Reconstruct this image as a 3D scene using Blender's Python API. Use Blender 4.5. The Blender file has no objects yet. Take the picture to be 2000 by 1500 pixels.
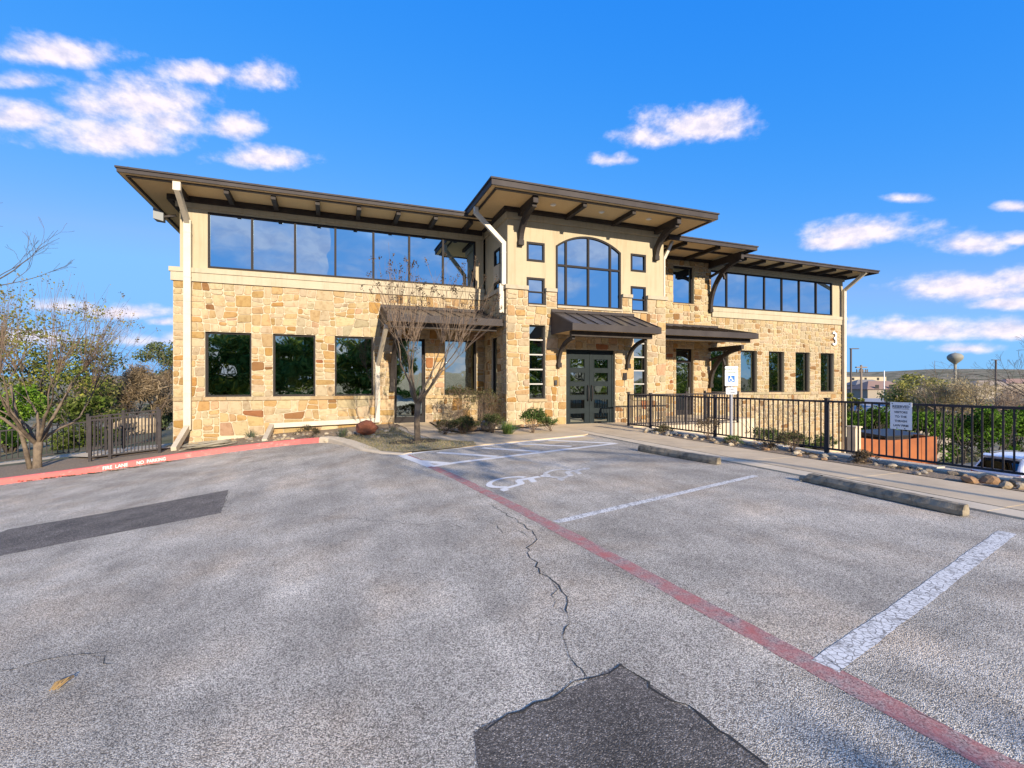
import bpy, bmesh, math, random
import numpy as np
from mathutils import Vector, Matrix, noise as mnoise
R = math.radians
random.seed(7)
SC = bpy.context.scene
COL = SC.collection

# ------------------------------------------------------------------ camera, world, sun, exposure
# World frame: X runs along the facade to the right, Y into the building, Z up; Z = 0 at the front door sill.
FPX = 930.0; CAMZ = 1.4
YAW = math.atan2(930.0, 2450.0)
CS, SN = math.cos(YAW), math.sin(YAW)
cam_data = bpy.data.cameras.new('camera'); cam = bpy.data.objects.new('camera', cam_data); COL.objects.link(cam)
cam_data.sensor_width = 36.0; cam_data.lens = 36.0*FPX/2000.0
cam_data.clip_start = 0.05; cam_data.clip_end = 20000
cam.location = (0, 0, CAMZ); cam.rotation_euler = (R(90), 0, -YAW)
SC.camera = cam

SUN_AZ, SUN_EL = R(174), R(19)          # azimuth clockwise from +Y
sun_data = bpy.data.lights.new('sun', 'SUN'); sun = bpy.data.objects.new('sun', sun_data); COL.objects.link(sun)
sun_data.energy = 3.5; sun_data.angle = R(0.55); sun_data.color = (1.0, 0.885, 0.73)
sdir = Vector((math.sin(SUN_AZ)*math.cos(SUN_EL), math.cos(SUN_AZ)*math.cos(SUN_EL), math.sin(SUN_EL)))
sun.rotation_euler = sdir.to_track_quat('Z', 'Y').to_euler()
sun.location = (0, -20, 30)

SC.view_settings.view_transform = 'Standard'; SC.view_settings.look = 'None'
SC.view_settings.gamma = 1.0; SC.view_settings.use_curve_mapping = False
SC.view_settings.exposure = 1.15
SC.render.engine = 'CYCLES'
SC.cycles.max_bounces = 6; SC.cycles.diffuse_bounces = 3; SC.cycles.glossy_bounces = 3
SC.cycles.transparent_max_bounces = 8; SC.cycles.use_denoising = True
SC.cycles.sample_clamp_indirect = 8.0

def azel(px, py):
    """direction (azimuth, elevation) in which a cloud of the photograph stands"""
    a = (px-1000)/FPX; b = (750-py)/FPX
    x = CS*a+SN; y = -SN*a+CS
    return math.atan2(x, y), math.atan2(b, math.hypot(x, y))

def build_world():
    w = bpy.data.worlds.new('World'); SC.world = w; w.use_nodes = True
    nt = w.node_tree; N = nt.nodes; L = nt.links; N.clear()
    out = N.new('ShaderNodeOutputWorld'); bg = N.new('ShaderNodeBackground'); L.new(bg.outputs[0], out.inputs[0])
    sky = N.new('ShaderNodeTexSky'); sky.sky_type = 'NISHITA'; sky.sun_disc = False
    sky.sun_elevation = SUN_EL; sky.sun_rotation = SUN_AZ; sky.altitude = 250; sky.air_density = 1.0
    sky.dust_density = 0.3; sky.ozone_density = 2.5
    def mth(op, a, b=None, c=None):
        n = N.new('ShaderNodeMath'); n.operation = op
        for i, v in enumerate((a, b, c)):
            if v is None: continue
            if isinstance(v, (int, float)): n.inputs[i].default_value = v
            else: L.new(v, n.inputs[i])
        return n.outputs[0]
    tc = N.new('ShaderNodeTexCoord'); sep = N.new('ShaderNodeSeparateXYZ'); L.new(tc.outputs['Generated'], sep.inputs[0])
    az = mth('ARCTAN2', sep.outputs[0], sep.outputs[1])
    el = mth('ARCSINE', sep.outputs[2])
    cmb = N.new('ShaderNodeCombineXYZ'); L.new(az, cmb.inputs[0]); L.new(el, cmb.inputs[1])
    # grade of the clear sky: deeper blue overhead, as in the photograph
    sp = N.new('ShaderNodeSeparateColor'); L.new(sky.outputs[0], sp.inputs[0]); hs = N.new('ShaderNodeCombineColor')
    for i, (k, ref, g) in enumerate(((1.50, 2.6, 1.85), (3.1, 5.2, .58), (5.6, 7.5, .14))):
        L.new(mth('MULTIPLY', mth('POWER', mth('MINIMUM', mth('DIVIDE', sp.outputs[i], ref), 0.92), g), k), hs.inputs[i])
    # warp
    nz = N.new('ShaderNodeTexNoise'); nz.inputs['Scale'].default_value = 9.0; nz.inputs['Detail'].default_value = 6; nz.inputs['Roughness'].default_value = 0.55
    mp = N.new('ShaderNodeMapping'); mp.inputs['Scale'].default_value = (1.0, 1.5, 1.0); L.new(cmb.outputs[0], mp.inputs[0]); L.new(mp.outputs[0], nz.inputs['Vector'])
    noi = mth('SUBTRACT', nz.outputs['Fac'], 0.5)
    nz2 = N.new('ShaderNodeTexNoise'); nz2.inputs['Scale'].default_value = 34.0; nz2.inputs['Detail'].default_value = 5; nz2.inputs['Roughness'].default_value = 0.6
    L.new(mp.outputs[0], nz2.inputs['Vector'])
    noi2 = mth('SUBTRACT', nz2.outputs['Fac'], 0.5)
    clouds = [  # photograph px: cx, cy, half width, half height, weight
        (120, 108, 115, 36, 1), (50, 160, 75, 24, .9), (255, 205, 150, 52, .95), (40, 228, 85, 40, 1), (240, 275, 150, 48, .95), (330, 245, 90, 42, .8),
        (400, 145, 85, 26, .9), (500, 150, 58, 40, .9), (458, 248, 58, 34, 1), (525, 312, 105, 26, .95),
        (1360, 250, 100, 46, 1.05), (1270, 272, 75, 22, .8), (1190, 312, 34, 12, .6), (1700, 457, 130, 30, .95), (1640, 475, 70, 16, .8), (1890, 482, 95, 26, 1),
        (1990, 470, 40, 16, .9), (1870, 562, 150, 32, .95), (2000, 545, 90, 32, 1), (1800, 648, 190, 24, .95), (1985, 648, 110, 22, .9), (1985, 594, 80, 14, .8),
        (1880, 682, 70, 12, .8), (1760, 388, 40, 9, .6), (1985, 405, 40, 13, .85), (240, 612, 70, 16, .8), (40, 660, 90, 24, .8), (320, 630, 30, 8, .6), (330, 665, 120, 20, .7), (100, 600, 90, 18, .7)]
    dens = None
    for cx, cy, hw, hh, wt in clouds:
        a0, e0 = azel(cx, cy); a1, e1 = azel(cx+hw, cy); a2, e2 = azel(cx, cy-hh)
        j00, j10, j01, j11 = a1-a0, e1-e0, a2-a0, e2-e0; det = j00*j11-j01*j10
        r0 = (j11/det, -j01/det); r1 = (-j10/det, j00/det)
        sb = N.new('ShaderNodeVectorMath'); sb.operation = 'SUBTRACT'; L.new(cmb.outputs[0], sb.inputs[0]); sb.inputs[1].default_value = (a0, e0, 0)
        q = []
        for rr in (r0, r1):
            dt = N.new('ShaderNodeVectorMath'); dt.operation = 'DOT_PRODUCT'; L.new(sb.outputs[0], dt.inputs[0]); dt.inputs[1].default_value = (rr[0], rr[1], 0); q.append(dt.outputs['Value'])
        v = N.new('ShaderNodeCombineXYZ'); L.new(q[0], v.inputs[0]); L.new(mth('MULTIPLY', q[1], mth('MULTIPLY_ADD', mth('LESS_THAN', q[1], 0.0), .45, 1.0)), v.inputs[1])
        ln = N.new('ShaderNodeVectorMath'); ln.operation = 'LENGTH'; L.new(v.outputs[0], ln.inputs[0])
        d = mth('MULTIPLY_ADD', ln.outputs['Value'], -1.0*wt, wt)
        dens = d if dens is None else mth('SMOOTH_MAX', dens, d, 0.12)
    # broken cloud over the rest of the sky (behind the viewer, mirrored by the windows)
    back = N.new('ShaderNodeTexNoise'); back.inputs['Scale'].default_value = 3.1; back.inputs['Detail'].default_value = 7; back.inputs['Roughness'].default_value = 0.58
    mpb = N.new('ShaderNodeMapping'); mpb.inputs['Scale'].default_value = (1.0, 2.6, 1.0); mpb.inputs['Location'].default_value = (4.3, 1.7, 0)
    L.new(cmb.outputs[0], mpb.inputs[0]); L.new(mpb.outputs[0], back.inputs['Vector'])
    bsel = N.new('ShaderNodeMapRange'); bsel.inputs['From Min'].default_value = 0.25; bsel.inputs['From Max'].default_value = -0.35
    bsel.inputs['To Min'].default_value = -0.9; bsel.inputs['To Max'].default_value = 0.0
    L.new(sep.outputs[1], bsel.inputs['Value'])
    bd = mth('ADD', mth('MULTIPLY_ADD', back.outputs['Fac'], 2.6, -1.10), bsel.outputs[0])
    fr = mth('ADD', dens, mth('MULTIPLY', noi, 2.1))
    fr = mth('ADD', fr, mth('MULTIPLY', noi2, 1.05))
    m1 = N.new('ShaderNodeMapRange'); m1.interpolation_type = 'SMOOTHSTEP'; m1.inputs['From Min'].default_value = -0.30; m1.inputs['From Max'].default_value = 0.78
    L.new(fr, m1.inputs['Value'])
    m2 = N.new('ShaderNodeMapRange'); m2.interpolation_type = 'SMOOTHSTEP'; m2.inputs['From Min'].default_value = 0.0; m2.inputs['From Max'].default_value = 0.55
    m2.inputs['To Max'].default_value = 0.8
    L.new(bd, m2.inputs['Value'])
    cov = mth('MAXIMUM', m1.outputs[0], m2.outputs[0])
    low = N.new('ShaderNodeMapRange'); low.inputs['From Min'].default_value = -0.02; low.inputs['From Max'].default_value = 0.02; L.new(el, low.inputs['Value'])
    cov = mth('MULTIPLY', mth('MULTIPLY', cov, 0.93), low.outputs[0])
    mix = N.new('ShaderNodeMix'); mix.data_type = 'RGBA'
    L.new(cov, mix.inputs['Factor']); L.new(hs.outputs[0], mix.inputs['A']); sh = N.new('ShaderNodeMix'); sh.data_type = 'RGBA'; sh.inputs['A'].default_value = (4.1, 3.9, 4.75, 1); sh.inputs['B'].default_value = (5.8, 5.2, 5.55, 1)
    shr = N.new('ShaderNodeMapRange'); shr.inputs['From Min'].default_value = .36; shr.inputs['From Max'].default_value = .60; L.new(nz2.outputs['Fac'], shr.inputs['Value']); L.new(shr.outputs[0], sh.inputs['Factor']); L.new(sh.outputs['Result'], mix.inputs['B'])
    L.new(mix.outputs['Result'], bg.inputs['Color']); bg.inputs['Strength'].default_value = 0.088
build_world()

# ------------------------------------------------------------------ helpers
def tag(o, label=None, cat=None, group=None, kind=None):
    if label: o['label'] = label
    if cat: o['category'] = cat
    if group: o['group'] = group
    if kind: o['kind'] = kind
    return o

def empty(name, loc, label=None, cat=None, group=None, rz=0.0):
    o = bpy.data.objects.new(name, None); COL.objects.link(o); o.location = loc; o.rotation_euler = (0, 0, rz)
    o.empty_display_size = 0.2
    return tag(o, label, cat, group)

def link(name, me, parent=None, mat=None):
    o = bpy.data.objects.new(name, me); COL.objects.link(o)
    if mat is not None:
        me.materials.clear(); me.materials.append(mat)
    if parent is not None:
        o.parent = parent
        o.matrix_parent_inverse = WM(parent).inverted()
    return o

def WM(o):
    M = Matrix.LocRotScale(o.location, o.rotation_euler, o.scale)
    if o.parent: return WM(o.parent) @ o.matrix_parent_inverse @ M
    return M

class MB:
    """collects shapes in world coordinates, then links them as ONE mesh object"""
    def __init__(s): s.v = []; s.f = []; s.c = []; s.cur = None; s.sm = False
    def face(s, idx):
        s.f.append(tuple(idx)); s.c.append(s.cur)
    def poly(s, pts):
        b = len(s.v); s.v += [tuple(p) for p in pts]; s.face(range(b, b+len(pts)))
    def box(s, a, b):
        x0, y0, z0 = (min(a[i], b[i]) for i in range(3)); x1, y1, z1 = (max(a[i], b[i]) for i in range(3))
        k = len(s.v)
        s.v += [(x0,y0,z0),(x1,y0,z0),(x1,y1,z0),(x0,y1,z0),(x0,y0,z1),(x1,y0,z1),(x1,y1,z1),(x0,y1,z1)]
        for q in ((0,3,2,1),(4,5,6,7),(0,1,5,4),(1,2,6,5),(2,3,7,6),(3,0,4,7)): s.face([k+i for i in q])
        return s
    def loft(s, rings, cap=True, closed=True):
        n = len(rings[0]); k = len(s.v)
        for r in rings: s.v += [tuple(p) for p in r]
        for i in range(len(rings)-1):
            for j in range(n if closed else n-1):
                a = k+i*n+j; b = k+i*n+(j+1) % n
                s.face((a, b, b+n, a+n))
        if cap:
            s.face([k+j for j in range(n)][::-1]); s.face([k+(len(rings)-1)*n+j for j in range(n)])
        return s
    def bar(s, pts, w, h, up=(0,0,1)):
        """rectangular section swept along pts; w across, h along up"""
        pts = [Vector(p) for p in pts]; rings = []
        for i, p in enumerate(pts):
            t = (pts[min(i+1, len(pts)-1)]-pts[max(i-1, 0)]).normalized()
            u = Vector(up)
            if abs(t.dot(u)) > .95: u = Vector((0,1,0)) if abs(t.y) < .9 else Vector((1,0,0))
            sd = t.cross(u).normalized(); u = sd.cross(t).normalized()
            sc = 1.0
            if 0 < i < len(pts)-1:
                c = (pts[i+1]-p).normalized().dot((p-pts[i-1]).normalized()); sc = 1/max(.6, math.sqrt((1+c)/2))
            rings.append([p+sd*w/2-u*h/2*sc, p-sd*w/2-u*h/2*sc, p-sd*w/2+u*h/2*sc, p+sd*w/2+u*h/2*sc])
        return s.loft(rings)
    def tube(s, pts, rad, n=6, cap=True):
        pts = [Vector(p) for p in pts]; rings = []
        if isinstance(rad, (int, float)): rad = [rad]*len(pts)
        prev = None
        for i, p in enumerate(pts):
            t = (pts[min(i+1, len(pts)-1)]-pts[max(i-1, 0)]).normalized()
            u = prev if prev is not None else (Vector((0,0,1)) if abs(t.z) < .9 else Vector((1,0,0)))
            a = t.cross(u)
            if a.length < 1e-4: a = t.orthogonal()
            a.normalize(); b = a.cross(t).normalized(); prev = b
            rings.append([p+(a*math.cos(2*math.pi*j/n)+b*math.sin(2*math.pi*j/n))*rad[i] for j in range(n)])
        return s.loft(rings, cap)
    def prism(s, pts, ext):
        """planar outline pts extruded by vector ext"""
        e = Vector(ext); return s.loft([[Vector(p) for p in pts], [Vector(p)+e for p in pts]])
    def build(s, name, mat, parent=None, smooth=False):
        me = bpy.data.meshes.new(name); me.from_pydata(s.v, [], s.f)
        if any(c is not None for c in s.c):
            at = me.color_attributes.new('col', 'FLOAT_COLOR', 'CORNER')
            arr = []
            for f, c in zip(s.f, s.c):
                arr += list((c or (1,1,1))+(1.0,))*len(f) if len(c or (1,1,1)) == 3 else list(c)*len(f)
            at.data.foreach_set('color', arr)
        if smooth: me.polygons.foreach_set('use_smooth', [True]*len(me.polygons))
        bm = bmesh.new(); bm.from_mesh(me); bmesh.ops.recalc_face_normals(bm, faces=bm.faces); bm.to_mesh(me); bm.free()
        me.update()
        return link(name, me, parent, mat)
    def flat(s, name, mat, parent=None):
        """like build, but open sheets that must face up"""
        me = bpy.data.meshes.new(name); me.from_pydata(s.v, [], s.f)
        bm = bmesh.new(); bm.from_mesh(me); bm.normal_update()
        for f in bm.faces:
            if f.normal.z < 0: f.normal_flip()
        bm.to_mesh(me); bm.free(); me.update()
        return link(name, me, parent, mat)

# ------------------------------------------------------------------ materials
MATS = {}
def mat(name, color=(.5,.5,.5), rough=.7, metal=0.0, noise=None, bump=None, attr=False, spec=.5, extra=None, streak=0):
    """noise=(scale, detail, colour2, lo, hi), bump=(scale, strength, distance)"""
    m = bpy.data.materials.new(name); m.use_nodes = True; nt = m.node_tree; N = nt.nodes; L = nt.links
    b = N['Principled BSDF']; b.inputs['Roughness'].default_value = rough; b.inputs['Metallic'].default_value = metal
    b.inputs['Specular IOR Level'].default_value = spec
    b.inputs['Base Color'].default_value = (*color, 1)
    geo = N.new('ShaderNodeNewGeometry'); src = None
    if attr:
        a = N.new('ShaderNodeVertexColor'); a.layer_name = 'col'; src = a.outputs['Color']
    if noise:
        sc, det, c2, lo, hi = noise
        t = N.new('ShaderNodeTexNoise'); t.inputs['Scale'].default_value = sc; t.inputs['Detail'].default_value = det; t.inputs['Roughness'].default_value = .62
        L.new(geo.outputs['Position'], t.inputs['Vector'])
        mr = N.new('ShaderNodeMapRange'); mr.inputs['From Min'].default_value = lo; mr.inputs['From Max'].default_value = hi; L.new(t.outputs['Fac'], mr.inputs['Value'])
        mx = N.new('ShaderNodeMix'); mx.data_type = 'RGBA'; mx.blend_type = 'MULTIPLY' if attr else 'MIX'
        L.new(mr.outputs[0], mx.inputs['Factor'])
        if src is not None: L.new(src, mx.inputs['A'])
        else: mx.inputs['A'].default_value = (*color, 1)
        mx.inputs['B'].default_value = (*c2, 1); src = mx.outputs['Result']
    if streak:      # rain streaks and grime running down the wall
        mp = N.new('ShaderNodeMapping'); mp.inputs['Scale'].default_value = (9, 9, .55); L.new(geo.outputs['Position'], mp.inputs[0])
        t = N.new('ShaderNodeTexNoise'); t.inputs['Scale'].default_value = 1.0; t.inputs['Detail'].default_value = 6; t.inputs['Roughness'].default_value = .65; L.new(mp.outputs[0], t.inputs['Vector'])
        mr = N.new('ShaderNodeMapRange'); mr.inputs['From Min'].default_value = .50; mr.inputs['From Max'].default_value = .72; mr.inputs['To Max'].default_value = streak*2.2; L.new(t.outputs['Fac'], mr.inputs['Value'])
        mx = N.new('ShaderNodeMix'); mx.data_type = 'RGBA'; mx.blend_type = 'MULTIPLY'; L.new(mr.outputs[0], mx.inputs['Factor']); mx.inputs['B'].default_value = (.55,.48,.40,1)
        if src is not None: L.new(src, mx.inputs['A'])
        else: mx.inputs['A'].default_value = (*color, 1)
        src = mx.outputs['Result']
    if src is not None: L.new(src, b.inputs['Base Color'])
    if bump:
        sc, st, di = bump
        t = N.new('ShaderNodeTexNoise'); t.inputs['Scale'].default_value = sc; t.inputs['Detail'].default_value = 5; t.inputs['Roughness'].default_value = .6
        L.new(geo.outputs['Position'], t.inputs['Vector'])
        bp = N.new('ShaderNodeBump'); bp.inputs['Strength'].default_value = st; bp.inputs['Distance'].default_value = di
        L.new(t.outputs['Fac'], bp.inputs['Height']); L.new(bp.outputs[0], b.inputs['Normal'])
    if extra: extra(N, L, b, geo)
    MATS[name] = m
    return m

M_stone = mat('limestone', rough=.85, attr=True, noise=(9, 6, (.62,.52,.40), .48, .80), bump=(28, .55, .02))
M_mortar = mat('mortar', (.50,.415,.285), .9, noise=(40, 3, (.43,.35,.23), .4, .7), bump=(90, .4, .005))
M_stucco = mat('cream_stucco', (.44,.365,.235), .9, noise=(.9, 5, (.405,.33,.205), .40, .68), bump=(140, .35, .004), streak=.16)
M_trim = mat('pale_trim', (.45,.38,.26), .85, noise=(1.4, 5, (.40,.335,.22), .42, .7), bump=(160, .25, .003), streak=.14)
M_capstone = mat('cap_stone', (.41,.345,.24), .85, noise=(5, 5, (.33,.265,.175), .45, .75), bump=(60, .4, .006))
M_soffit = mat('soffit_stucco', (.70,.50,.25), .95, noise=(60, 4, (.58,.41,.20), .4, .65), bump=(120, .6, .006))
M_bronze = mat('dark_bronze_metal', (.030,.025,.024), .62, noise=(3, 4, (.043,.036,.034), .4, .7), spec=.15)
M_fascia = mat('grey_bronze_fascia', (.048,.040,.038), .62, metal=0, noise=(1.2, 4, (.066,.056,.052), .4, .7), spec=.15)
M_roofmetal = mat('standing_seam_metal', (.065,.053,.047), .42, metal=.2, noise=(1.7, 5, (.09,.073,.063), .4, .72))
M_beam = mat('painted_beam', (.040,.033,.029), .62, noise=(4, 5, (.062,.052,.044), .45, .75), spec=.15)
M_gutter = mat('tan_metal_downspout', (.56,.49,.375), .5, noise=(2.5, 5, (.49,.42,.31), .45, .75), streak=.10)
M_frame = mat('window_frame', (.024,.020,.019), .62, spec=.15)
M_door = mat('green_grey_door', (.013,.019,.020), .62, noise=(5, 4, (.018,.025,.026), .4, .7), spec=.15)
M_bar = mat('pale_window_bar', (.42,.40,.36), .5)
M_steel = mat('brushed_steel', (.5,.49,.47), .3, metal=.9)
M_galv0 = mat('galvanised_housing', (.16,.17,.17), .5)
M_black = mat('black_plastic', (.02,.02,.02), .5)
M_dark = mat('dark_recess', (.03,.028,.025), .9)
M_white = mat('white_paint', (.80,.80,.78), .55)
M_lamp = mat('lamp_trim', (.75,.70,.60), .5)

def glass(name, tint, rough=.015, wav=.004, wsc=.9):
    m = bpy.data.materials.new(name); m.use_nodes = True; N = m.node_tree.nodes; L = m.node_tree.links
    b = N['Principled BSDF']; b.inputs['Base Color'].default_value = (*tint, 1); b.inputs['Metallic'].default_value = 1.0; b.inputs['Roughness'].default_value = rough
    geo = N.new('ShaderNodeNewGeometry'); t = N.new('ShaderNodeTexNoise'); t.inputs['Scale'].default_value = wsc; t.inputs['Detail'].default_value = 1.5
    L.new(geo.outputs['Position'], t.inputs['Vector'])
    bp = N.new('ShaderNodeBump'); bp.inputs['Strength'].default_value = 1.0; bp.inputs['Distance'].default_value = wav
    L.new(t.outputs['Fac'], bp.inputs['Height']); L.new(bp.outputs[0], b.inputs['Normal'])
    return m
M_glass = glass('coated_window_glass', (.35,.50,.65))
M_glass_low = glass('tinted_window_glass', (.42,.46,.41), wav=.006, wsc=1.3)

# ------------------------------------------------------------------ ground heights
SLOPE_U = 1.4
def hz(u, n=0.0):
    """upper lot: level on the right, falling to the left"""
    t = SLOPE_U-u
    if t <= -1: return 0.0
    if t < 1: return -0.1*(t+1)**2/4
    return -0.1*t
LOW = -3.2
def ss(x, a, b):
    t = min(1, max(0, (x-a)/(b-a))); return t*t*(3-2*t)
def lowz(u, n):
    """ground beyond the fence: rises towards the building"""
    k = ss(n, 8.5, 14.5)*(1-ss(u, 10.5, 25.0))
    return LOW+(LOW*-1-.55)*k
def ray(px, py):
    a = (px-1000)/FPX; b = (750-py)/FPX
    return Vector((CS*a+SN, -SN*a+CS, b))
def G(px, py, dz=0.0):
    """where the ground seen at a point of the photograph lies"""
    r = ray(px, py); t = (0-CAMZ)/r.z
    for _ in range(30):
        z = hz(r.x*t)+dz; t = t*.4+.6*(z-CAMZ)/r.z
    return Vector((r.x*t, r.y*t, hz(r.x*t)+dz))
def AT(px, py, d):
    """the point at depth d in metres along the line of sight"""
    r = ray(px, py); return Vector((r.x*d, r.y*d, CAMZ+r.z*d))

# ------------------------------------------------------------------ setting: terrain
def asphalt_extra(N, L, b, geo):
    pos = geo.outputs['Position']
    def noise(sc, det, ro=.6):
        t = N.new('ShaderNodeTexNoise'); t.inputs['Scale'].default_value = sc; t.inputs['Detail'].default_value = det; t.inputs['Roughness'].default_value = ro
        L.new(pos, t.inputs['Vector']); return t.outputs['Fac']
    def mr(v, a, b_, c, d):
        m = N.new('ShaderNodeMapRange'); m.inputs['From Min'].default_value = a; m.inputs['From Max'].default_value = b_; m.inputs['To Min'].default_value = c; m.inputs['To Max'].default_value = d
        L.new(v, m.inputs['Value']); return m.outputs[0]
    vo = N.new('ShaderNodeTexVoronoi'); vo.inputs['Scale'].default_value = 185; L.new(pos, vo.inputs['Vector'])
    sepc = N.new('ShaderNodeSeparateColor'); L.new(vo.outputs['Color'], sepc.inputs[0])
    ramp = N.new('ShaderNodeValToRGB'); r = ramp.color_ramp
    r.elements[0].position = 0; r.elements[0].color = (.18,.152,.115,1)
    r.elements[1].position = 1; r.elements[1].color = (1.0,.90,.72,1)
    e = r.elements.new(.36); e.color = (.49,.425,.328,1)
    e = r.elements.new(.68); e.color = (.82,.72,.565,1)
    L.new(sepc.outputs[0], ramp.inputs[0])
    big = mr(noise(.42, 5, .62), .34, .64, .80, 1.15)
    mid = mr(noise(1.7, 6, .65), .33, .66, .82, 1.12)
    mu = N.new('ShaderNodeMath'); mu.operation = 'MULTIPLY'; L.new(big, mu.inputs[0]); L.new(mid, mu.inputs[1])
    edge = mr(vo.outputs['Distance'], .30, .70, 1.0, .5)
    mu2 = N.new('ShaderNodeMath'); mu2.operation = 'MULTIPLY'; L.new(mu.outputs[0], mu2.inputs[0]); L.new(edge, mu2.inputs[1])
    sc = N.new('ShaderNodeVectorMath'); sc.operation = 'SCALE'; L.new(ramp.outputs[0], sc.inputs[0]); L.new(mu2.outputs[0], sc.inputs['Scale'])
    # faint wheel lanes along the drive
    mp = N.new('ShaderNodeMapping'); mp.inputs['Rotation'].default_value = (0, 0, .35); mp.inputs['Scale'].default_value = (1.5, .10, 1); L.new(pos, mp.inputs[0])
    tl = N.new('ShaderNodeTexNoise'); tl.inputs['Scale'].default_value = 1.0; tl.inputs['Detail'].default_value = 5; tl.inputs['Roughness'].default_value = .6; L.new(mp.outputs[0], tl.inputs['Vector'])
    sc2 = N.new('ShaderNodeVectorMath'); sc2.operation = 'SCALE'; L.new(sc.outputs[0], sc2.inputs[0]); L.new(mr(tl.outputs['Fac'], .36, .64, .86, 1.10), sc2.inputs['Scale']); sc = sc2
    # brownish dust
    mx = N.new('ShaderNodeMix'); mx.data_type = 'RGBA'; mx.blend_type = 'MULTIPLY'; mx.inputs['B'].default_value = (1.0,.93,.86,1)
    L.new(mr(noise(.8, 4), .48, .66, 0, 1), mx.inputs['Factor']); L.new(sc.outputs[0], mx.inputs['A'])
    # oil spots
    ov = N.new('ShaderNodeTexVoronoi'); ov.inputs['Scale'].default_value = .75; ov.inputs['Randomness'].default_value = 1; L.new(pos, ov.inputs['Vector'])
    on = N.new('ShaderNodeMath'); on.operation = 'MULTIPLY_ADD'; L.new(noise(6, 4), on.inputs[0]); on.inputs[1].default_value = .22; L.new(ov.outputs['Distance'], on.inputs[2])
    of = mr(on.outputs[0], .15, .27, .30, 0.0)
    mo = N.new('ShaderNodeMix'); mo.data_type = 'RGBA'; mo.blend_type = 'MULTIPLY'; mo.inputs['B'].default_value = (.35,.34,.34,1); L.new(of, mo.inputs['Factor']); L.new(mx.outputs['Result'], mo.inputs['A'])
    L.new(mo.outputs['Result'], b.inputs['Base Color'])
    bp = N.new('ShaderNodeBump'); bp.inputs['Strength'].default_value = .7; bp.inputs['Distance'].default_value = .006; bp.invert = True
    L.new(vo.outputs['Distance'], bp.inputs['Height']); L.new(bp.outputs[0], b.inputs['Normal'])
M_asphalt = mat('weathered_asphalt', rough=.9, spec=.3, extra=asphalt_extra)
def patch_extra(N, L, b, geo):
    vo = N.new('ShaderNodeTexVoronoi'); vo.inputs['Scale'].default_value = 185; L.new(geo.outputs['Position'], vo.inputs['Vector']); sp = N.new('ShaderNodeSeparateColor'); L.new(vo.outputs['Color'], sp.inputs[0])
    ra = N.new('ShaderNodeValToRGB'); r = ra.color_ramp; r.elements[0].color = (.055,.047,.038,1); r.elements[1].color = (.42,.36,.29,1); e = r.elements.new(.55); e.color = (.115,.098,.079,1); e = r.elements.new(.86); e.color = (.20,.172,.14,1)
    L.new(sp.outputs[0], ra.inputs[0])
    t = N.new('ShaderNodeTexNoise'); t.inputs['Scale'].default_value = 2.2; t.inputs['Detail'].default_value = 7; t.inputs['Roughness'].default_value = .7; L.new(geo.outputs['Position'], t.inputs['Vector'])
    m = N.new('ShaderNodeMapRange'); m.inputs['From Min'].default_value = .35; m.inputs['From Max'].default_value = .68; m.inputs['To Min'].default_value = .72; m.inputs['To Max'].default_value = 1.45; L.new(t.outputs['Fac'], m.inputs['Value'])
    sc = N.new('ShaderNodeVectorMath'); sc.operation = 'SCALE'; L.new(ra.outputs[0], sc.inputs[0]); L.new(m.outputs[0], sc.inputs['Scale']); L.new(sc.outputs[0], b.inputs['Base Color'])
    bp = N.new('ShaderNodeBump'); bp.inputs['Strength'].default_value = .7; bp.inputs['Distance'].default_value = .005; bp.invert = True; L.new(vo.outputs['Distance'], bp.inputs['Height']); L.new(bp.outputs[0], b.inputs['Normal'])
M_patch = mat('asphalt_patch', rough=.88, spec=.3, extra=patch_extra)
M_crack = mat('crack_fill', (.022,.021,.020), .95, noise=(20, 3, (.05,.045,.035), .4, .7))
M_concrete = mat('concrete', (.60,.46,.285), .9, noise=(1.3, 6, (.46,.35,.215), .38, .68), bump=(120, .3, .004))
M_gutterpan = mat('pale_concrete', (.62,.505,.345), .9, noise=(2.2, 6, (.50,.405,.275), .40, .70), bump=(120, .3, .004))
M_redkerb = mat('red_kerb_paint', (.66,.135,.115), .8, noise=(6, 7, (.52,.30,.24), .56, .74), bump=(60, .3, .004))
M_stop = mat('old_concrete', (.30,.245,.165), .95, noise=(7, 7, (.11,.088,.058), .44, .66), bump=(60, .7, .012))
M_wallcap = mat('rough_limestone_block', (.56,.48,.36), .95, noise=(4, 7, (.36,.29,.20), .45, .72), bump=(24, .7, .03))

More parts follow.
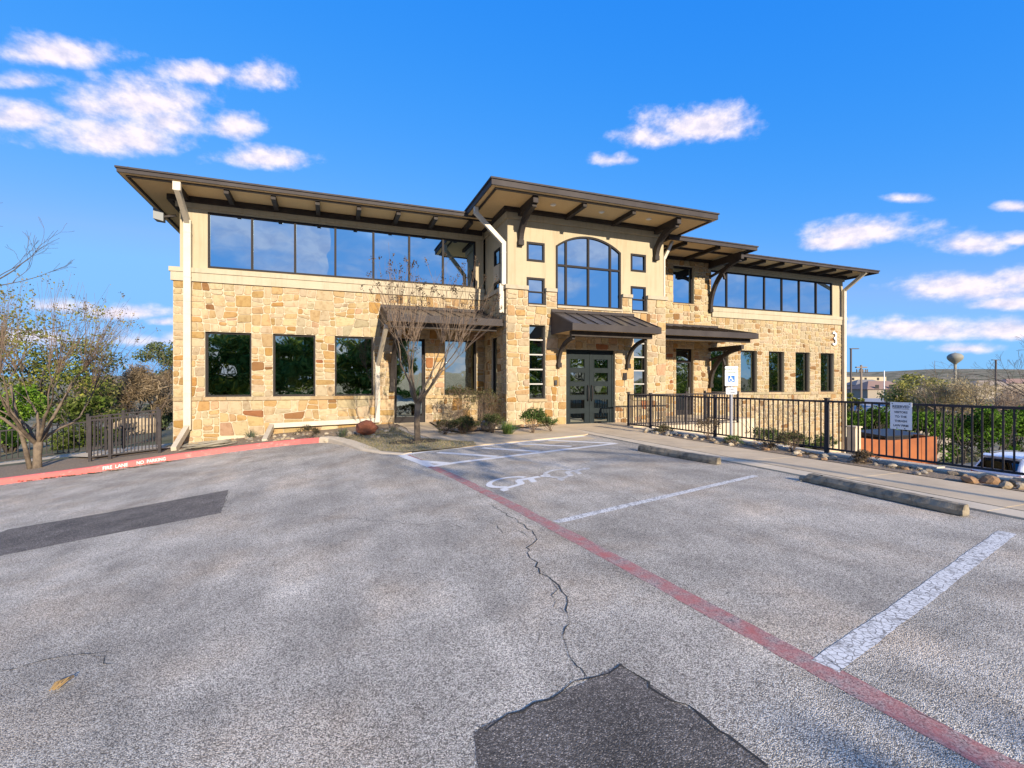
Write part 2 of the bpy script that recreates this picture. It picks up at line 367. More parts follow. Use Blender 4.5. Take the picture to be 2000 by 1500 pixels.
def worn(name, col, under, lo, hi, scale=9, crack=0):
    def ex(N, L, b, geo):
        t = N.new('ShaderNodeTexNoise'); t.inputs['Scale'].default_value = scale; t.inputs['Detail'].default_value = 8; t.inputs['Roughness'].default_value = .72
        L.new(geo.outputs['Position'], t.inputs['Vector'])
        m = N.new('ShaderNodeMapRange'); m.inputs['From Min'].default_value = lo; m.inputs['From Max'].default_value = hi; L.new(t.outputs['Fac'], m.inputs['Value'])
        fac = m.outputs[0]
        if crack:
            v = N.new('ShaderNodeTexVoronoi'); v.feature = 'DISTANCE_TO_EDGE'; v.inputs['Scale'].default_value = crack; L.new(geo.outputs['Position'], v.inputs['Vector'])
            m2 = N.new('ShaderNodeMapRange'); m2.inputs['From Min'].default_value = .025; m2.inputs['From Max'].default_value = .075; m2.inputs['To Min'].default_value = 1; m2.inputs['To Max'].default_value = 0
            L.new(v.outputs['Distance'], m2.inputs['Value'])
            mm = N.new('ShaderNodeMath'); mm.operation = 'MAXIMUM'; L.new(fac, mm.inputs[0]); L.new(m2.outputs[0], mm.inputs[1]); fac = mm.outputs[0]
        v2 = N.new('ShaderNodeTexVoronoi'); v2.inputs['Scale'].default_value = 185; L.new(geo.outputs['Position'], v2.inputs['Vector'])
        sp = N.new('ShaderNodeSeparateColor'); L.new(v2.outputs['Color'], sp.inputs[0])
        uc = N.new('ShaderNodeMix'); uc.data_type = 'RGBA'; L.new(sp.outputs[0], uc.inputs['Factor']); uc.inputs['A'].default_value = (.06,.06,.06,1); uc.inputs['B'].default_value = (*under, 1)
        c1 = N.new('ShaderNodeMix'); c1.data_type = 'RGBA'; L.new(sp.outputs[1], c1.inputs['Factor']); c1.inputs['A'].default_value = (*[x*.72 for x in col], 1); c1.inputs['B'].default_value = (*col, 1)
        mx = N.new('ShaderNodeMix'); mx.data_type = 'RGBA'; L.new(fac, mx.inputs['Factor'])
        L.new(c1.outputs['Result'], mx.inputs['A']); L.new(uc.outputs['Result'], mx.inputs['B']); L.new(mx.outputs['Result'], b.inputs['Base Color'])
    return mat(name, rough=.85, extra=ex, spec=.3)
M_linepaint = worn('white_line_paint', (.80,.77,.70), (.44,.40,.34), .52, .66, 8, crack=24)
M_linefresh = worn('white_aisle_paint', (.80,.77,.70), (.44,.40,.34), .62, .74, 9)
M_fadepaint = worn('faded_white_paint', (.78,.74,.66), (.46,.42,.35), .42, .66, 9)
M_redpaint = worn('faded_red_paint', (.50,.165,.14), (.60,.45,.375), .36, .62, 7)

def sheet(name, pts, dz, m, parent=None, kind=None, res=None):
    """flat sheet over the sloping ground; pts are (u, n)"""
    bm = bmesh.new()
    vs = [bm.verts.new((p[0], p[1], 0)) for p in pts]; bm.faces.new(vs)
    if res:
        us = [p[0] for p in pts]
        u = math.floor(min(us)/res)*res
        while u < max(us):
            bmesh.ops.bisect_plane(bm, geom=bm.verts[:]+bm.edges[:]+bm.faces[:], plane_co=(u,0,0), plane_no=(1,0,0)); u += res
    bm.normal_update()
    for f in bm.faces:
        if f.normal.z < 0: f.normal_flip()
    bmesh.ops.triangulate(bm, faces=bm.faces[:])
    for v in bm.verts: v.co.z = hz(v.co.x)+(dz(v.co.x) if callable(dz) else dz)
    me = bpy.data.meshes.new(name); bm.to_mesh(me); bm.free()
    o = link(name, me, parent, m)
    if kind: o['kind'] = kind
    return o

def frange(a, b, n): return [a+(b-a)*i/n for i in range(n+1)]
def terrain(u, n):
    d = math.hypot(u, n)
    if u <= 9.12 or n > 16.9:
        z = hz(u)-.06
        if n > 16.9:
            z = min(z, -.25)
            if u > 10: z = min(z, lowz(u, n)-.03)
    else:
        z = lowz(u, n)-.03
    # the site stands on a hill: land falls away beyond, then far ridges
    az = math.atan2(u, n)
    f = ss(d, 38, 320)
    z = z*(1-f)+f*(-30)
    z -= 9*ss(d, 30, 70)*(1-f)*(1 if n > 5 else .1)
    if n < 0: z = hz(max(u,-16))-.06+0.02*max(0, -n-30) if d < 60 else z
    k = ss(d, 900, 2600)
    rid = 62+26*math.sin(az*7+1.0)+14*math.sin(az*17+.4)+10*mnoise.noise((az*9, 3.1, 0))
    z += k*(30+max(10, rid*.72))
    if 150 < d < 2500: z += 5*mnoise.noise((u*.006, n*.006, 1.3))*f
    return z
def far_extra(N, L, b, geo):
    pos = geo.outputs['Position']
    def noise(sc, det):
        t = N.new('ShaderNodeTexNoise'); t.inputs['Scale'].default_value = sc; t.inputs['Detail'].default_value = det; t.inputs['Roughness'].default_value = .7
        L.new(pos, t.inputs['Vector']); return t.outputs['Fac']
    ramp = N.new('ShaderNodeValToRGB'); r = ramp.color_ramp
    r.elements[0].position = .38; r.elements[0].color = (.075,.085,.040,1)
    r.elements[1].position = .66; r.elements[1].color = (.36,.29,.20,1)
    e = r.elements.new(.50); e.color = (.21,.18,.11,1)
    L.new(noise(.035, 9), ramp.inputs[0]); L.new(ramp.outputs[0], b.inputs['Base Color'])
M_land = mat('scrub_land', rough=.95, extra=far_extra, spec=.1)
def make_ground():
    far = [60, 90, 130, 190, 270, 380, 520, 700, 900, 1150, 1500, 1900, 2400, 3000, 3800, 5000, 8000]
    us = [-x for x in far[::-1]]+frange(-44, -10, 17)+frange(-8, 8, 16)+[9.1, 9.14]+frange(10, 46, 36)+far
    ns = [-x for x in far[::-1]]+frange(-44, -4, 10)+frange(-2, 16, 18)+[16.88, 16.94]+frange(18, 46, 14)+far
    # finer far field so that ridges read
    us = sorted(set(us+[x for k in range(-30, 31) for x in [k*110.0] if abs(x) > 60])); ns = sorted(set(ns+[k*110.0 for k in range(1, 31)]))
    mb = MB(); nu = len(us)
    for n in ns:
        for u in us: mb.v.append((u, n, terrain(u, n)))
    for j in range(len(ns)-1):
        for i in range(nu-1):
            a = j*nu+i; mb.face((a, a+1, a+nu+1, a+nu))
    o = mb.flat('ground', M_land); o['kind'] = 'structure'; o['label'] = 'dry scrubby land falling away to distant low hills'
    return o
make_ground()

def make_lot():
    us = frange(-30, -2, 28)+frange(-1, 4, 20)+[5, 6.66]
    ns = frange(-32, -2, 15)+frange(-1, 16, 17)
    mb = MB(); nu = len(us)
    for n in ns:
        for u in us: mb.v.append((u, n, hz(u)))
    for j in range(len(ns)-1):
        for i in range(nu-1):
            a = j*nu+i; mb.face((a, a+1, a+nu+1, a+nu))
    o = mb.flat('parking_lot', M_asphalt); o['kind'] = 'structure'; o['label'] = 'weathered grey asphalt parking lot with cracks and patches'
    return o
LOT = make_lot()

def lower_lot():
    mb = MB(); us = frange(9.3, 60, 30); ns = frange(-30, 16.5, 30); nu = len(us)
    for n in ns:
        for u in us: mb.v.append((u, n, lowz(u, n)+.01))
    for j in range(len(ns)-1):
        for i in range(nu-1):
            a = j*nu+i; mb.face((a, a+1, a+nu+1, a+nu))
    m = mat('lower_lot_asphalt', (.30,.285,.26), .9, noise=(.8, 6, (.20,.19,.17), .4, .68))
    o = mb.flat('lower_parking_lot', m); o['kind'] = 'structure'; o['label'] = 'sunlit lower parking lot beyond the fence'
lower_lot()

def ragged(pts, j, step=.06, seed=1):
    rnd = random.Random(seed); out = []; n = len(pts)
    for i in range(n):
        a = Vector(pts[i][:2]); b = Vector(pts[(i+1) % n][:2]); L_ = (b-a).length; k = max(1, min(60, int(L_/step))); nr = Vector((-(b-a).y, (b-a).x)).normalized() if L_ > 1e-6 else Vector((0,0)); w = 0
        for q in range(k):
            w = w*.6+rnd.gauss(0, j)*.7; p = a.lerp(b, q/k)+nr*(w if q else 0); out.append((p.x, p.y))
    return out
def pxpoly(pts): return [tuple(G(*p)[:2]) for p in pts]
def strip(a, b, w):
    a = Vector(a[:2]); b = Vector(b[:2]); t = (b-a).normalized(); s = Vector((-t.y, t.x))*w/2
    return [a+s, a-s, b-s, b+s]
# --- repair patches
sheet('asphalt_patch', ragged(pxpoly([(1215,1298),(925,1432),(945,1560),(1000,1700),(1800,1705),(1500,1497)]), .006, .04, 3), .0015, M_patch, LOT, res=.5)['label'] = 'dark square asphalt repair in the foreground'
sheet('asphalt_patch', ragged(pxpoly([(446,957),(432,1002),(180,1050),(0,1086),(-60,1100),(-60,1046),(0,1040),(16,1034),(200,1003)]), .006, .06, 4), .0015, M_patch, LOT, res=.5)['label'] = 'long dark asphalt repair strip at left'

# --- painted marks
def pline(pxa, pxb, w, m, name='painted_line', dz=.0022):
    return sheet(name, ragged(strip(G(*pxa), G(*pxb), w), .0028, .04, int(pxa[0])), dz, m, LOT, res=.5)
for a, b in (((1086,1020),(1476,929)), ((1612,1302),(1968,1040))): pline(a, b, .105 if a[0] < 1200 else .125, M_linepaint)
def pband(pts, w, m, name, dz):
    P = [G(*p) for p in pts]; L_ = []; R_ = []
    for i, p in enumerate(P):
        t = (P[min(i+1, len(P)-1)]-P[max(0, i-1)]); t.z = 0; t.normalize(); s = Vector((-t.y, t.x, 0))*w/2
        L_.append(p+s); R_.append(p-s)
    return sheet(name, ragged([q[:2] for q in L_+R_[::-1]], .004, .05, 9), dz, m, LOT, res=.5)
pband([(785,885),(830,905),(900,937),(1000,987),(1150,1065),(1300,1145),(1600,1305),(1930,1482),(2300,1680)], .15, M_redpaint, 'red_painted_line', .0014)
sheet('concrete_gutter', pxpoly([(784,888),(1141,851),(1165,857),(1000,876),(830,899)]), .0012, M_concrete, LOT)
for a, b, w in (((784,889),(843,911),.17), ((843,911),(1204,866),.16), ((784,889),(1141,852),.16)): pline(a, b, w, M_linefresh, dz=.0026)
for a, b in (((819,901),(878,906)), ((856,884),(970,892)), ((941,875),(1053,882)), ((1011,867),(1116,872)), ((1071,860),(1200,866))): pline(a, b, .19, M_linefresh, dz=.0034)

def wheelchair(w=1.0):
    """strokes of the wheelchair pictogram in a unit square, as 2D outlines"""
    out = []
    def stroke(pts, t):
        P = [Vector(p) for p in pts]; l = []; r = []
        for i, p in enumerate(P):
            d = (P[min(i+1, len(P)-1)]-P[max(i-1, 0)]).normalized(); s = Vector((-d.y, d.x))*t/2
            l.append(p+s); r.append(p-s)
        out.append([tuple(q) for q in l+r[::-1]])
    out.append([(.36+.085*math.cos(a), .90+.085*math.sin(a)) for a in [2*math.pi*i/14 for i in range(14)]])
    stroke([(.37,.80),(.40,.44)], .13); stroke([(.40,.64),(.68,.64)], .09); stroke([(.40,.45),(.68,.45)], .10)
    stroke([(.66,.47),(.80,.14)], .10); stroke([(.79,.15),(.92,.19)], .09)
    stroke([(.42+.30*math.cos(R(a)), .32+.30*math.sin(R(a))) for a in range(118, 345, 14)], .085)
    return out
def ground_symbol(origin, ex, ey, m, label):
    mb = MB()
    for k, poly in enumerate(wheelchair()):
        pts = [Vector(origin[:2])+Vector(ex[:2])*x+Vector(ey[:2])*y for x, y in poly]
        mb.poly([(p.x, p.y, hz(p.x)+.0022+.0004*k) for p in pts])
    bm = None
    o = mb.flat('painted_symbol', m, LOT); o['label'] = label
# the picture's up runs to the right along the stall
o0 = G(955,953); e_up = G(1050,930)-G(935,948)
ex = G(985,957)-G(965,931)
ground_symbol(G(945,937), ex*1.05, e_up*1.12, M_linefresh, 'white painted wheelchair symbol on the asphalt')
ground_symbol(G(1052,920), ex*1.05, e_up*.95, M_fadepaint, 'faded ghost of an older wheelchair symbol')

# --- cracks
def crack(pts, w, seed=0, fork=True):
    rnd = random.Random(seed); P = [G(*p) for p in pts]; Q = []
    for a, b in zip(P[:-1], P[1:]):
        n = max(2, int((b-a).length/.07))
        for i in range(n):
            p = a.lerp(b, i/n); j = .028; Q.append(Vector((p.x+rnd.uniform(-j, j), p.y+rnd.uniform(-j, j), 0)))
    Q.append(P[-1]); mb = MB(); l = []; r = []
    for i, p in enumerate(Q):
        t = Q[min(i+1, len(Q)-1)]-Q[max(0, i-1)]; t.z = 0; t.normalize(); s = Vector((-t.y, t.x, 0))
        k = .62*w*rnd.uniform(.2, 1.0)*(.35+.65*math.sin(math.pi*min(1, (i+.5)/len(Q))))/2
        l.append(p+s*k); r.append(p-s*k)
    for i in range(len(Q)-1):
        mb.poly([(q.x, q.y, hz(q.x)+.0038) for q in (l[i], r[i], r[i+1], l[i+1])])
    return mb.flat('crack', M_crack, LOT)
for i, (pts, w) in enumerate([
    ([(960,988),(1010,1018),(1050,1048),(1030,1075),(1060,1120),(1105,1165),(1110,1215),(1095,1250),(1120,1300),(1150,1330)], .022),
    ([(540,1000),(640,1008),(740,1018),(830,1026),(900,1015),(960,1000),(1000,1005)], .012),
    ([(925,1432),(1215,1298)], .030), ([(1215,1298),(1500,1497)], .034), ([(446,957),(432,1002)], .016), ([(432,1002),(180,1050)], .012), ([(446,957),(200,1003)], .010), ([(1100,1160),(1130,1175),(1160,1172)], .010), ([(1040,1075),(1000,1082),(985,1098)], .009), ([(620,1004),(660,1030),(700,1036)], .008), ([(470,985),(520,995),(560,1003)], .008), ([(1105,1215),(1140,1225),(1180,1248)], .008),
    ([(0,1312),(60,1296),(130,1283),(215,1272)], .016), ([(185,1282),(225,1298)], .012),
    ([(955,1015),(985,1040),(1010,1035),(1045,1055)], .012), ([(860,1030),(890,1018),(930,1012),(965,1025)], .012), ([(880,1022),(905,1032),(940,1030)], .010),
    ([(1060,1120),(1085,1150),(1080,1185),(1105,1200)], .010), ([(1125,938),(1180,955),(1230,968),(1280,1000)], .010),
    ([(1090,1250),(1060,1240),(1045,1260)], .010), ([(1500,1225),(1640,1302),(1800,1395),(1940,1478)], .007), ([(1300,1010),(1380,1030),(1460,1040)], .007)]):
    crack(pts, w, i)

# --- left kerb (red), island kerb (pale)
def kerb(name, pts, w, h, m, label, inner=1):
    P = [G(*p) for p in pts]; Q = []
    for a, b in zip(P[:-1], P[1:]):
        n = max(1, int((b-a).length/.5))
        Q += [a.lerp(b, i/n) for i in range(n)]
    Q.append(P[-1]); rings = []
    for i, p in enumerate(Q):
        t = Q[min(i+1, len(Q)-1)]-Q[max(0, i-1)]; t.z = 0; t.normalize(); s = Vector((-t.y, t.x, 0))*inner
        z = hz(p.x); hh = h(i/(len(Q)-1)) if callable(h) else h
        def at(k, zz): q = p+s*k; return (q.x, q.y, zz)
        rings.append([at(0, z-.1), at(.02, z+hh-.03), at(.05, z+hh), at(w, z+hh+.004), at(w, z-.1)])
    mb = MB(); mb.loft(rings); o = mb.build(name, m); tag(o, label, kind='structure'); return o, Q
KPX = [(-420,1010),(-150,968),(0,947),(170,925),(340,898),(440,884),(530,873),(585,867.5),(622,865)]
k1, K1 = kerb('kerb', KPX, .17, .13, M_redkerb, 'red painted fire lane kerb along the left of the building')
k2, K2 = kerb('kerb', [(622,865),(640,865),(668,870),(705,881),(745,887),(784,889)], .30, lambda t: .13*(1-t)+.02, M_gutterpan, 'pale curved kerb round the grass island')
# red wash on the island's outer rim
def text_mesh(txt, size, ext=0.0, align='CENTER', bold=.0):
    cu = bpy.data.curves.new('txt', 'FONT'); cu.body = txt; cu.size = size; cu.extrude = ext; cu.align_x = align; cu.resolution_u = 3
    cu.fill_mode = 'BOTH'; cu.offset = size*bold
    ob = bpy.data.objects.new('txt', cu); COL.objects.link(ob)
    dg = bpy.context.evaluated_depsgraph_get(); me = bpy.data.meshes.new_from_object(ob.evaluated_get(dg))
    bpy.data.objects.remove(ob); bpy.data.curves.remove(cu)
    return me
def put_text(name, txt, size, org, ex, ey, m, parent, ext=.002, label=None, squash=1.0, bold=.018):
    me = text_mesh(txt, size, ext, bold=bold)
    ex = Vector(ex).normalized(); ey = Vector(ey).normalized(); ez = ex.cross(ey)
    Mx = Matrix(((ex.x*squash, ey.x, ez.x, org[0]), (ex.y*squash, ey.y, ez.y, org[1]), (ex.z*squash, ey.z, ez.z, org[2]), (0, 0, 0, 1)))
    me.transform(Mx)
    o = link(name, me, parent, m)
    if label: o['label'] = label
    return o
def kerb_text(txt, pxa, pxb, size):
    P0, P1 = G(170, 925), G(340, 898)
    def on(px):
        best = min((abs(1000+FPX*(CS*q.x-SN*q.y)/(SN*q.x+CS*q.y)-px), i) for i in range(401) for q in [P0.lerp(P1, i/400)]); return P0.lerp(P1, best[1]/400)
    a = on(pxa[0]); b = on(pxb[0]); t = (b-a).normalized(); n = Vector((t.y, -t.x, 0))
    mid = (a+b)/2; up = Vector((0,0,1))
    org = mid+Vector((0,0,.026))+n*.014
    w = (b-a).length
    o = put_text('painted_lettering', txt, size, org, t, (up-n*.22).normalized(), M_linefresh, k1, .001)
    xs = [v.co.dot(t) for v in o.data.vertices]; cur = max(xs)-min(xs)
    f = w/cur; c = mid.dot(t)
    for v in o.data.vertices: v.co += t*((v.co.dot(t)-c)*(f-1))
kerb_text('FIRE  LANE', (200,920), (250,913), .115)
kerb_text('NO  PARKING', (267,910), (324,901), .115)

# --- beds, island, walkways
def M_dirt(name, c1, c2, sc=14): return mat(name, c1, .95, noise=(sc, 8, c2, .42, .64), bump=(40, .8, .03))
M_drygrass = M_dirt('dry_lawn', (.36,.28,.155), (.27,.21,.10))
M_mulch = M_dirt('mulch_soil', (.20,.14,.085), (.34,.26,.17), 30)
def bandpoly(Q, off):
    out = []
    for i, p in enumerate(Q):
        t = Q[min(i+1, len(Q)-1)]-Q[max(0, i-1)]; t.z = 0; t.normalize(); out.append((p.x-t.y*off, p.y+t.x*off))
    return out
NL, NT, NR = 17.08, 14.62, 17.3
kin = bandpoly(K1, .165)
bed = sheet('planting_bed', kin+bandpoly(K2[:8], .28)+[(2.05, 16.0),(2.05, 17.3),(-30, 17.3)], lambda u: .105-.08*ss(u, -1.8, .2), M_mulch, None, 'structure', res=.5); bed['label'] = 'mulched rock bed between red kerb and wall'
isl = sheet('grass_island', pxpoly([(625,861),(640,863),(668,868),(705,879),(745,884),(790,886),(860,880),(930,872),(925,865),(870,862),(822,858),(795,848),(776,838),(768,836),(735,846),(690,853),(640,858)]), .034, M_drygrass, None, 'structure', res=.5)
isl['label'] = 'small island of dry tan lawn under the crape myrtle'
walk = empty('sidewalk', (7.4, 8, 0)); tag(walk, 'beige concrete sidewalk from the entry along the fence', kind='structure')
def slab(pts, dz=.028, m=None, lab=None):
    mb = MB(); z = dz; P = [Vector((p[0], p[1], 0)) for p in pts]
    mb.prism([(p.x, p.y, hz(p.x)-.12) for p in P], (0, 0, 0.12+z)); o = mb.build('slab', m or M_concrete, walk)
    if lab: o['label'] = lab
    return o
n0 = -6.0; edges = [-6, -4.2, -2.4, -.6, 1.2, 3.0, 4.75, 6.5, 8.25, 9.9]
for a, b in zip(edges[:-1], edges[1:]): slab([(7.02, a+.006), (8.22, a+.006), (8.22, b-.006), (7.02, b-.006)])
for a, b in zip([-6,-3,0,3,6,9], [-3,0,3,6,9,11.2]): slab([(6.665, a+.005), (7.012, a+.005), (7.012, b-.005), (6.665, b-.005)], .022, M_gutterpan)
slab([(7.02, 9.906), (8.22, 9.906), (8.9, 11.9), (8.98, 13.0), (7.02, 13.0)])
slab([(7.012, 11.206), (7.012, 13.0), (6.665, 11.6), (6.665, 11.206)], .022, M_gutterpan)
slab([(7.012, 13.008), (9.75, 13.008), (9.75, 14.58), (7.012, 14.58)])
g = [tuple(G(*p)[:2]) for p in ((1141,851),(1040,861),(935,871))]
slab([(7.005, 14.45), (7.005, 13.0), (6.658, 11.6), g[0], g[1], g[2], (3.35, 13.1), (5.2, 13.55), (6.2, 14.0)], .026)
slab([g[2], tuple(G(868,877)[:2]), (2.35, 12.45), (2.1, 13.8), (2.2, 15.2), (2.1, 17.0), (3.25, 17.0), (3.15, 15.4), (3.0, 14.2), (3.345, 13.1)], .024)
bed2 = sheet('planting_bed', [(3.3, 17.0), (3.2, 15.4), (3.05, 14.25), (3.4, 13.2), (5.2, 13.62), (6.2, 14.06), (7.0, 14.5), (5.4, 14.7), (5.4, 17.0)], .05, M_mulch, None, 'structure'); bed2['label'] = 'mulched planting bed beside the entry tower'
bed3 = sheet('planting_bed', [(8.23, -6), (8.98, -6), (8.98, 11.9), (8.9, 11.9), (8.23, 9.9)], .035, M_mulch, None, 'structure'); bed3['label'] = 'narrow rock border between sidewalk and fence'

# --- retaining wall with cap blocks under the fence, raised landing to the side door
rw = empty('retaining_wall', (9.1, 4, LOW)); tag(rw, 'pale stone retaining wall carrying the picket fence', 'retaining wall')
MB().box((9.0, -6, LOW-.2), (9.24, 12.05, -.02)).build('wall', M_wallcap, rw)
rnd = random.Random(3); n = -6.0
while n < 11.9:
    L_ = rnd.uniform(.7, 1.3); e = min(12.05, n+L_); t = rnd.uniform(.05, .075)
    w0 = 8.90+rnd.uniform(-.03, .03)
    mb = MB(); pts = []
    k = 5
    rings = []
    for i in range(k+1):
        y = n+.008+(e-n-.016)*i/k; j = rnd.uniform(-.02, .02)
        rings.append([(w0+j, y, -.015), (w0+j+.012, y, t), (9.27, y, t+rnd.uniform(-.006, .006)), (9.28, y, -.015)])
    mb.loft(rings); mb.build('cap_block', M_wallcap, rw); n = e
landing = empty('entry_landing', (11.5, 14, -.6)); tag(landing, 'raised white concrete landing leading to the side door', 'landing')
MB().box((9.0, 12.2, -3.3), (9.76, 14.6, -.01)).build('footing', M_gutterpan, landing)
MB().box((9.765, 13.2, -.6), (13.9, 14.75, 0.0)).build('slab', M_white if False else M_gutterpan, landing)
MB().box((11.72, 14.758, -3.3), (16.3, 17.25, -.005)).build('slab', M_gutterpan, landing)
MB().box((9.765, 13.5, -3.3), (13.6, 14.7, -.605)).build('footing', M_gutterpan, landing)

# ------------------------------------------------------------------ the office building
BLD = empty('office_building', (8.5, 17.0, 0), 'two storey limestone and cream stucco office building with dark metal eaves', 'building')
EYE = Vector((0, 0, CAMZ))
PAL_L = [((.78,.66,.46), 7), ((.70,.53,.30), 4), ((.64,.44,.20), 2.0), ((.56,.35,.12), 1.1), ((.36,.20,.08), .45), ((.68,.49,.34), .9), ((.78,.69,.52), 5.5), ((.66,.58,.45), 2.0), ((.48,.21,.085), .12)]
PAL_R = [((.76,.65,.46), 6), ((.70,.57,.37), 5), ((.60,.43,.22), 1.4), ((.40,.23,.09), .55), ((.74,.66,.50), 5), ((.66,.58,.44), 3)]
def pick(pal, rnd):
    t = rnd.uniform(0, sum(w for _, w in pal))
    for c, w in pal:
        t -= w
        if t <= 0: break
    k = rnd.uniform(.86, 1.12); return tuple(x*k*q*rnd.uniform(.96, 1.04) for x, q in zip(c, (.555, .49, .385)))
def area(P): return abs(sum(P[i][0]*P[(i+1) % len(P)][1]-P[(i+1) % len(P)][0]*P[i][1] for i in range(len(P))))/2
def split(P, c, nrm):
    A, B = [], []
    for i in range(len(P)):
        p, q = P[i], P[(i+1) % len(P)]
        dp = (p[0]-c[0])*nrm[0]+(p[1]-c[1])*nrm[1]; dq = (q[0]-c[0])*nrm[0]+(q[1]-c[1])*nrm[1]
        if dp >= 0: A.append(p)
        if dp <= 0: B.append(p)
        if dp*dq < 0:
            t = dp/(dp-dq); m = (p[0]+(q[0]-p[0])*t, p[1]+(q[1]-p[1])*t); A.append(m); B.append(m)
    return A, B
def cut(P, rnd, amin, amax, out, tgt=None):
    if tgt is None: tgt = amin*(amax/amin)**rnd.random()
    xs = [p[0] for p in P]; ys = [p[1] for p in P]; w = max(xs)-min(xs); h = max(ys)-min(ys)
    a = area(P)
    if a < tgt*1.35 and w < 2.6*h+.05 and h < 1.9*w+.05: out.append(P); return
    if a < amin*.6: out.append(P); return
    f = rnd.uniform(.36, .64)
    tilt = rnd.gauss(0, .12)
    if w > h*1.25: c = (min(xs)+w*f, min(ys)+h/2); nrm = (math.cos(tilt), math.sin(tilt))
    else: c = (min(xs)+w/2, min(ys)+h*f); nrm = (math.sin(tilt*.8), math.cos(tilt*.8))
    A, B = split(P, c, nrm)
    for Q in (A, B):
        if len(Q) >= 3 and area(Q) > 1e-4: cut(Q, rnd, amin, amax, out)
def inset(P, d):
    """convex polygon moved inwards by d"""
    if sum(P[i][0]*P[(i+1) % len(P)][1]-P[(i+1) % len(P)][0]*P[i][1] for i in range(len(P))) < 0: P = P[::-1]
    Q = list(P)
    for i in range(len(P)):
        p, q = P[i], P[(i+1) % len(P)]; ex, ey = q[0]-p[0], q[1]-p[1]; l = math.hypot(ex, ey)
        if l < 1e-5: continue
        nx, ny = -ey/l, ex/l
        Q, _ = split(Q, (p[0]+nx*d, p[1]+ny*d), (nx, ny))
        if len(Q) < 3: return None
    return Q
def rounded(P, rnd):
    """corners knocked off, edges a little uneven"""
    out = []
    n = len(P)
    for i in range(n):
        a, b, c = P[i-1], P[i], P[(i+1) % n]
        l1 = math.hypot(a[0]-b[0], a[1]-b[1]); l2 = math.hypot(c[0]-b[0], c[1]-b[1])
        if l1 < .012 or l2 < .012: out.append(b); continue
        k = min(.028*rnd.uniform(.4, 1.7), l1*.35, l2*.35)
        out.append((b[0]+(a[0]-b[0])/l1*k, b[1]+(a[1]-b[1])/l1*k)); out.append((b[0]+(c[0]-b[0])/l2*k, b[1]+(c[1]-b[1])/l2*k))
    return out
STONES = []      # (wall part, verts, faces, colour, size on screen)
def stone_region(wall, x0, x1, z0, z1, place, rnd, amin, amax, pal, gap=.011):
    if x1-x0 < .02 or z1-z0 < .02: return
    out = []; cut([(x0, z0), (x1, z0), (x1, z1), (x0, z1)], rnd, amin, amax, out)
    for P in out:
        Q = inset(P, gap*rnd.uniform(.6, 1.25))
        if not Q or area(Q) < 4e-4: continue
        Q = rounded(Q, rnd); n = len(Q)
        cx = sum(p[0] for p in Q)/n; cz = sum(p[1] for p in Q)/n; pr = rnd.uniform(.009, .032)*(.7 if pal is PAL_R else 1)
        def shr(p, d):
            l = math.hypot(p[0]-cx, p[1]-cz); k = max(.4, 1-d/max(l, .02)); return (cx+(p[0]-cx)*k, cz+(p[1]-cz)*k)
        v = [place(p[0], p[1], -.008) for p in Q]
        tx, tz = rnd.uniform(-.03, .03), rnd.uniform(-.03, .03)
        v += [place(*shr(p, .012), pr*.8+(p[0]-cx)*tx+(p[1]-cz)*tz) for p in Q]
        v.append(place(cx+rnd.uniform(-.02, .02), cz+rnd.uniform(-.02, .02), pr+rnd.uniform(0, .010)))
        f = [(i, (i+1) % n, n+(i+1) % n, n+i) for i in range(n)]+[(n+i, n+(i+1) % n, 2*n) for i in range(n)]
        c3 = Vector(place(cx, cz, 0)); size = area(Q)/max(1, (c3-EYE).length)**2*(1.0 if wall != 'side' else .3)
        if cz < -.45 and c3.x > 12: size *= .3
        STONES.append((wall, v, f, pick(pal, rnd), size))
def front(N0): return lambda x, z, d: (x, N0-d, z)
def sidep(U0): return lambda x, z, d: (U0-d, x, z)
W_left = MB().box((-4.45, NL, -1.6), (5.36, NL+.25, 4.53)).build('stone_wall', M_mortar, BLD) if False else None
def wallmesh(name, boxes, m, label=None):
    mb = MB()
    for a, b in boxes: mb.box(a, b)
    o = mb.build(name, m, BLD)
    if label: o['label'] = label
    return o
def wall_with_holes(u0, u1, z0, z1, holes, n0, n1):
    """boxes of a wall round rectangular openings (u0,u1,z0,z1)"""
    us = sorted(set([u0, u1]+[h[i] for h in holes for i in (0, 1) if u0 < h[i] < u1])); bx = []
    for a, b in zip(us[:-1], us[1:]):
        hs = sorted([(h[2], h[3]) for h in holes if h[0] <= a+1e-6 and h[1] >= b-1e-6]); z = z0
        for c, d in hs:
            if c > z: bx.append(((a, n0, z), (b, n1, c)))
            z = max(z, d)
        if z < z1: bx.append(((a, n0, z), (b, n1, z1)))
    return bx
# openings
LW = [(-3.64, -2.37, 1.0, 3.02), (-1.76, -.49, 1.0, 3.02), (.11, 1.37, 1.0, 3.02), (3.85, 5.07, 1.0, 3.02)]
LD = (2.07, 3.16, .02, 3.02)
TW = [(6.17, 6.76, .9, 3.38), (10.29, 10.88, .9, 3.38)]
TD = (7.54, 9.50, .0, 2.60)
RW = [(16.41, 17.45, 1.0, 3.0), (18.2, 19.24, 1.0, 3.0), (20.0, 21.03, 1.0, 3.0), (21.8, 22.81, 1.0, 3.0), (23.59, 24.58, 1.0, 3.0)]
BW = (14.26, 15.43, 5.03, 6.72); BD = (14.42, 15.40, .0, 3.0)
FD = .008   # mortar face sits this far behind the stone plane
wl = wallmesh('stone_wall', wall_with_holes(-4.47, 5.36, -1.7, 4.53, LW+[LD], NL+FD, NL+.30), M_mortar, 'rough limestone wall of the left wing')
rnd = random.Random(11)
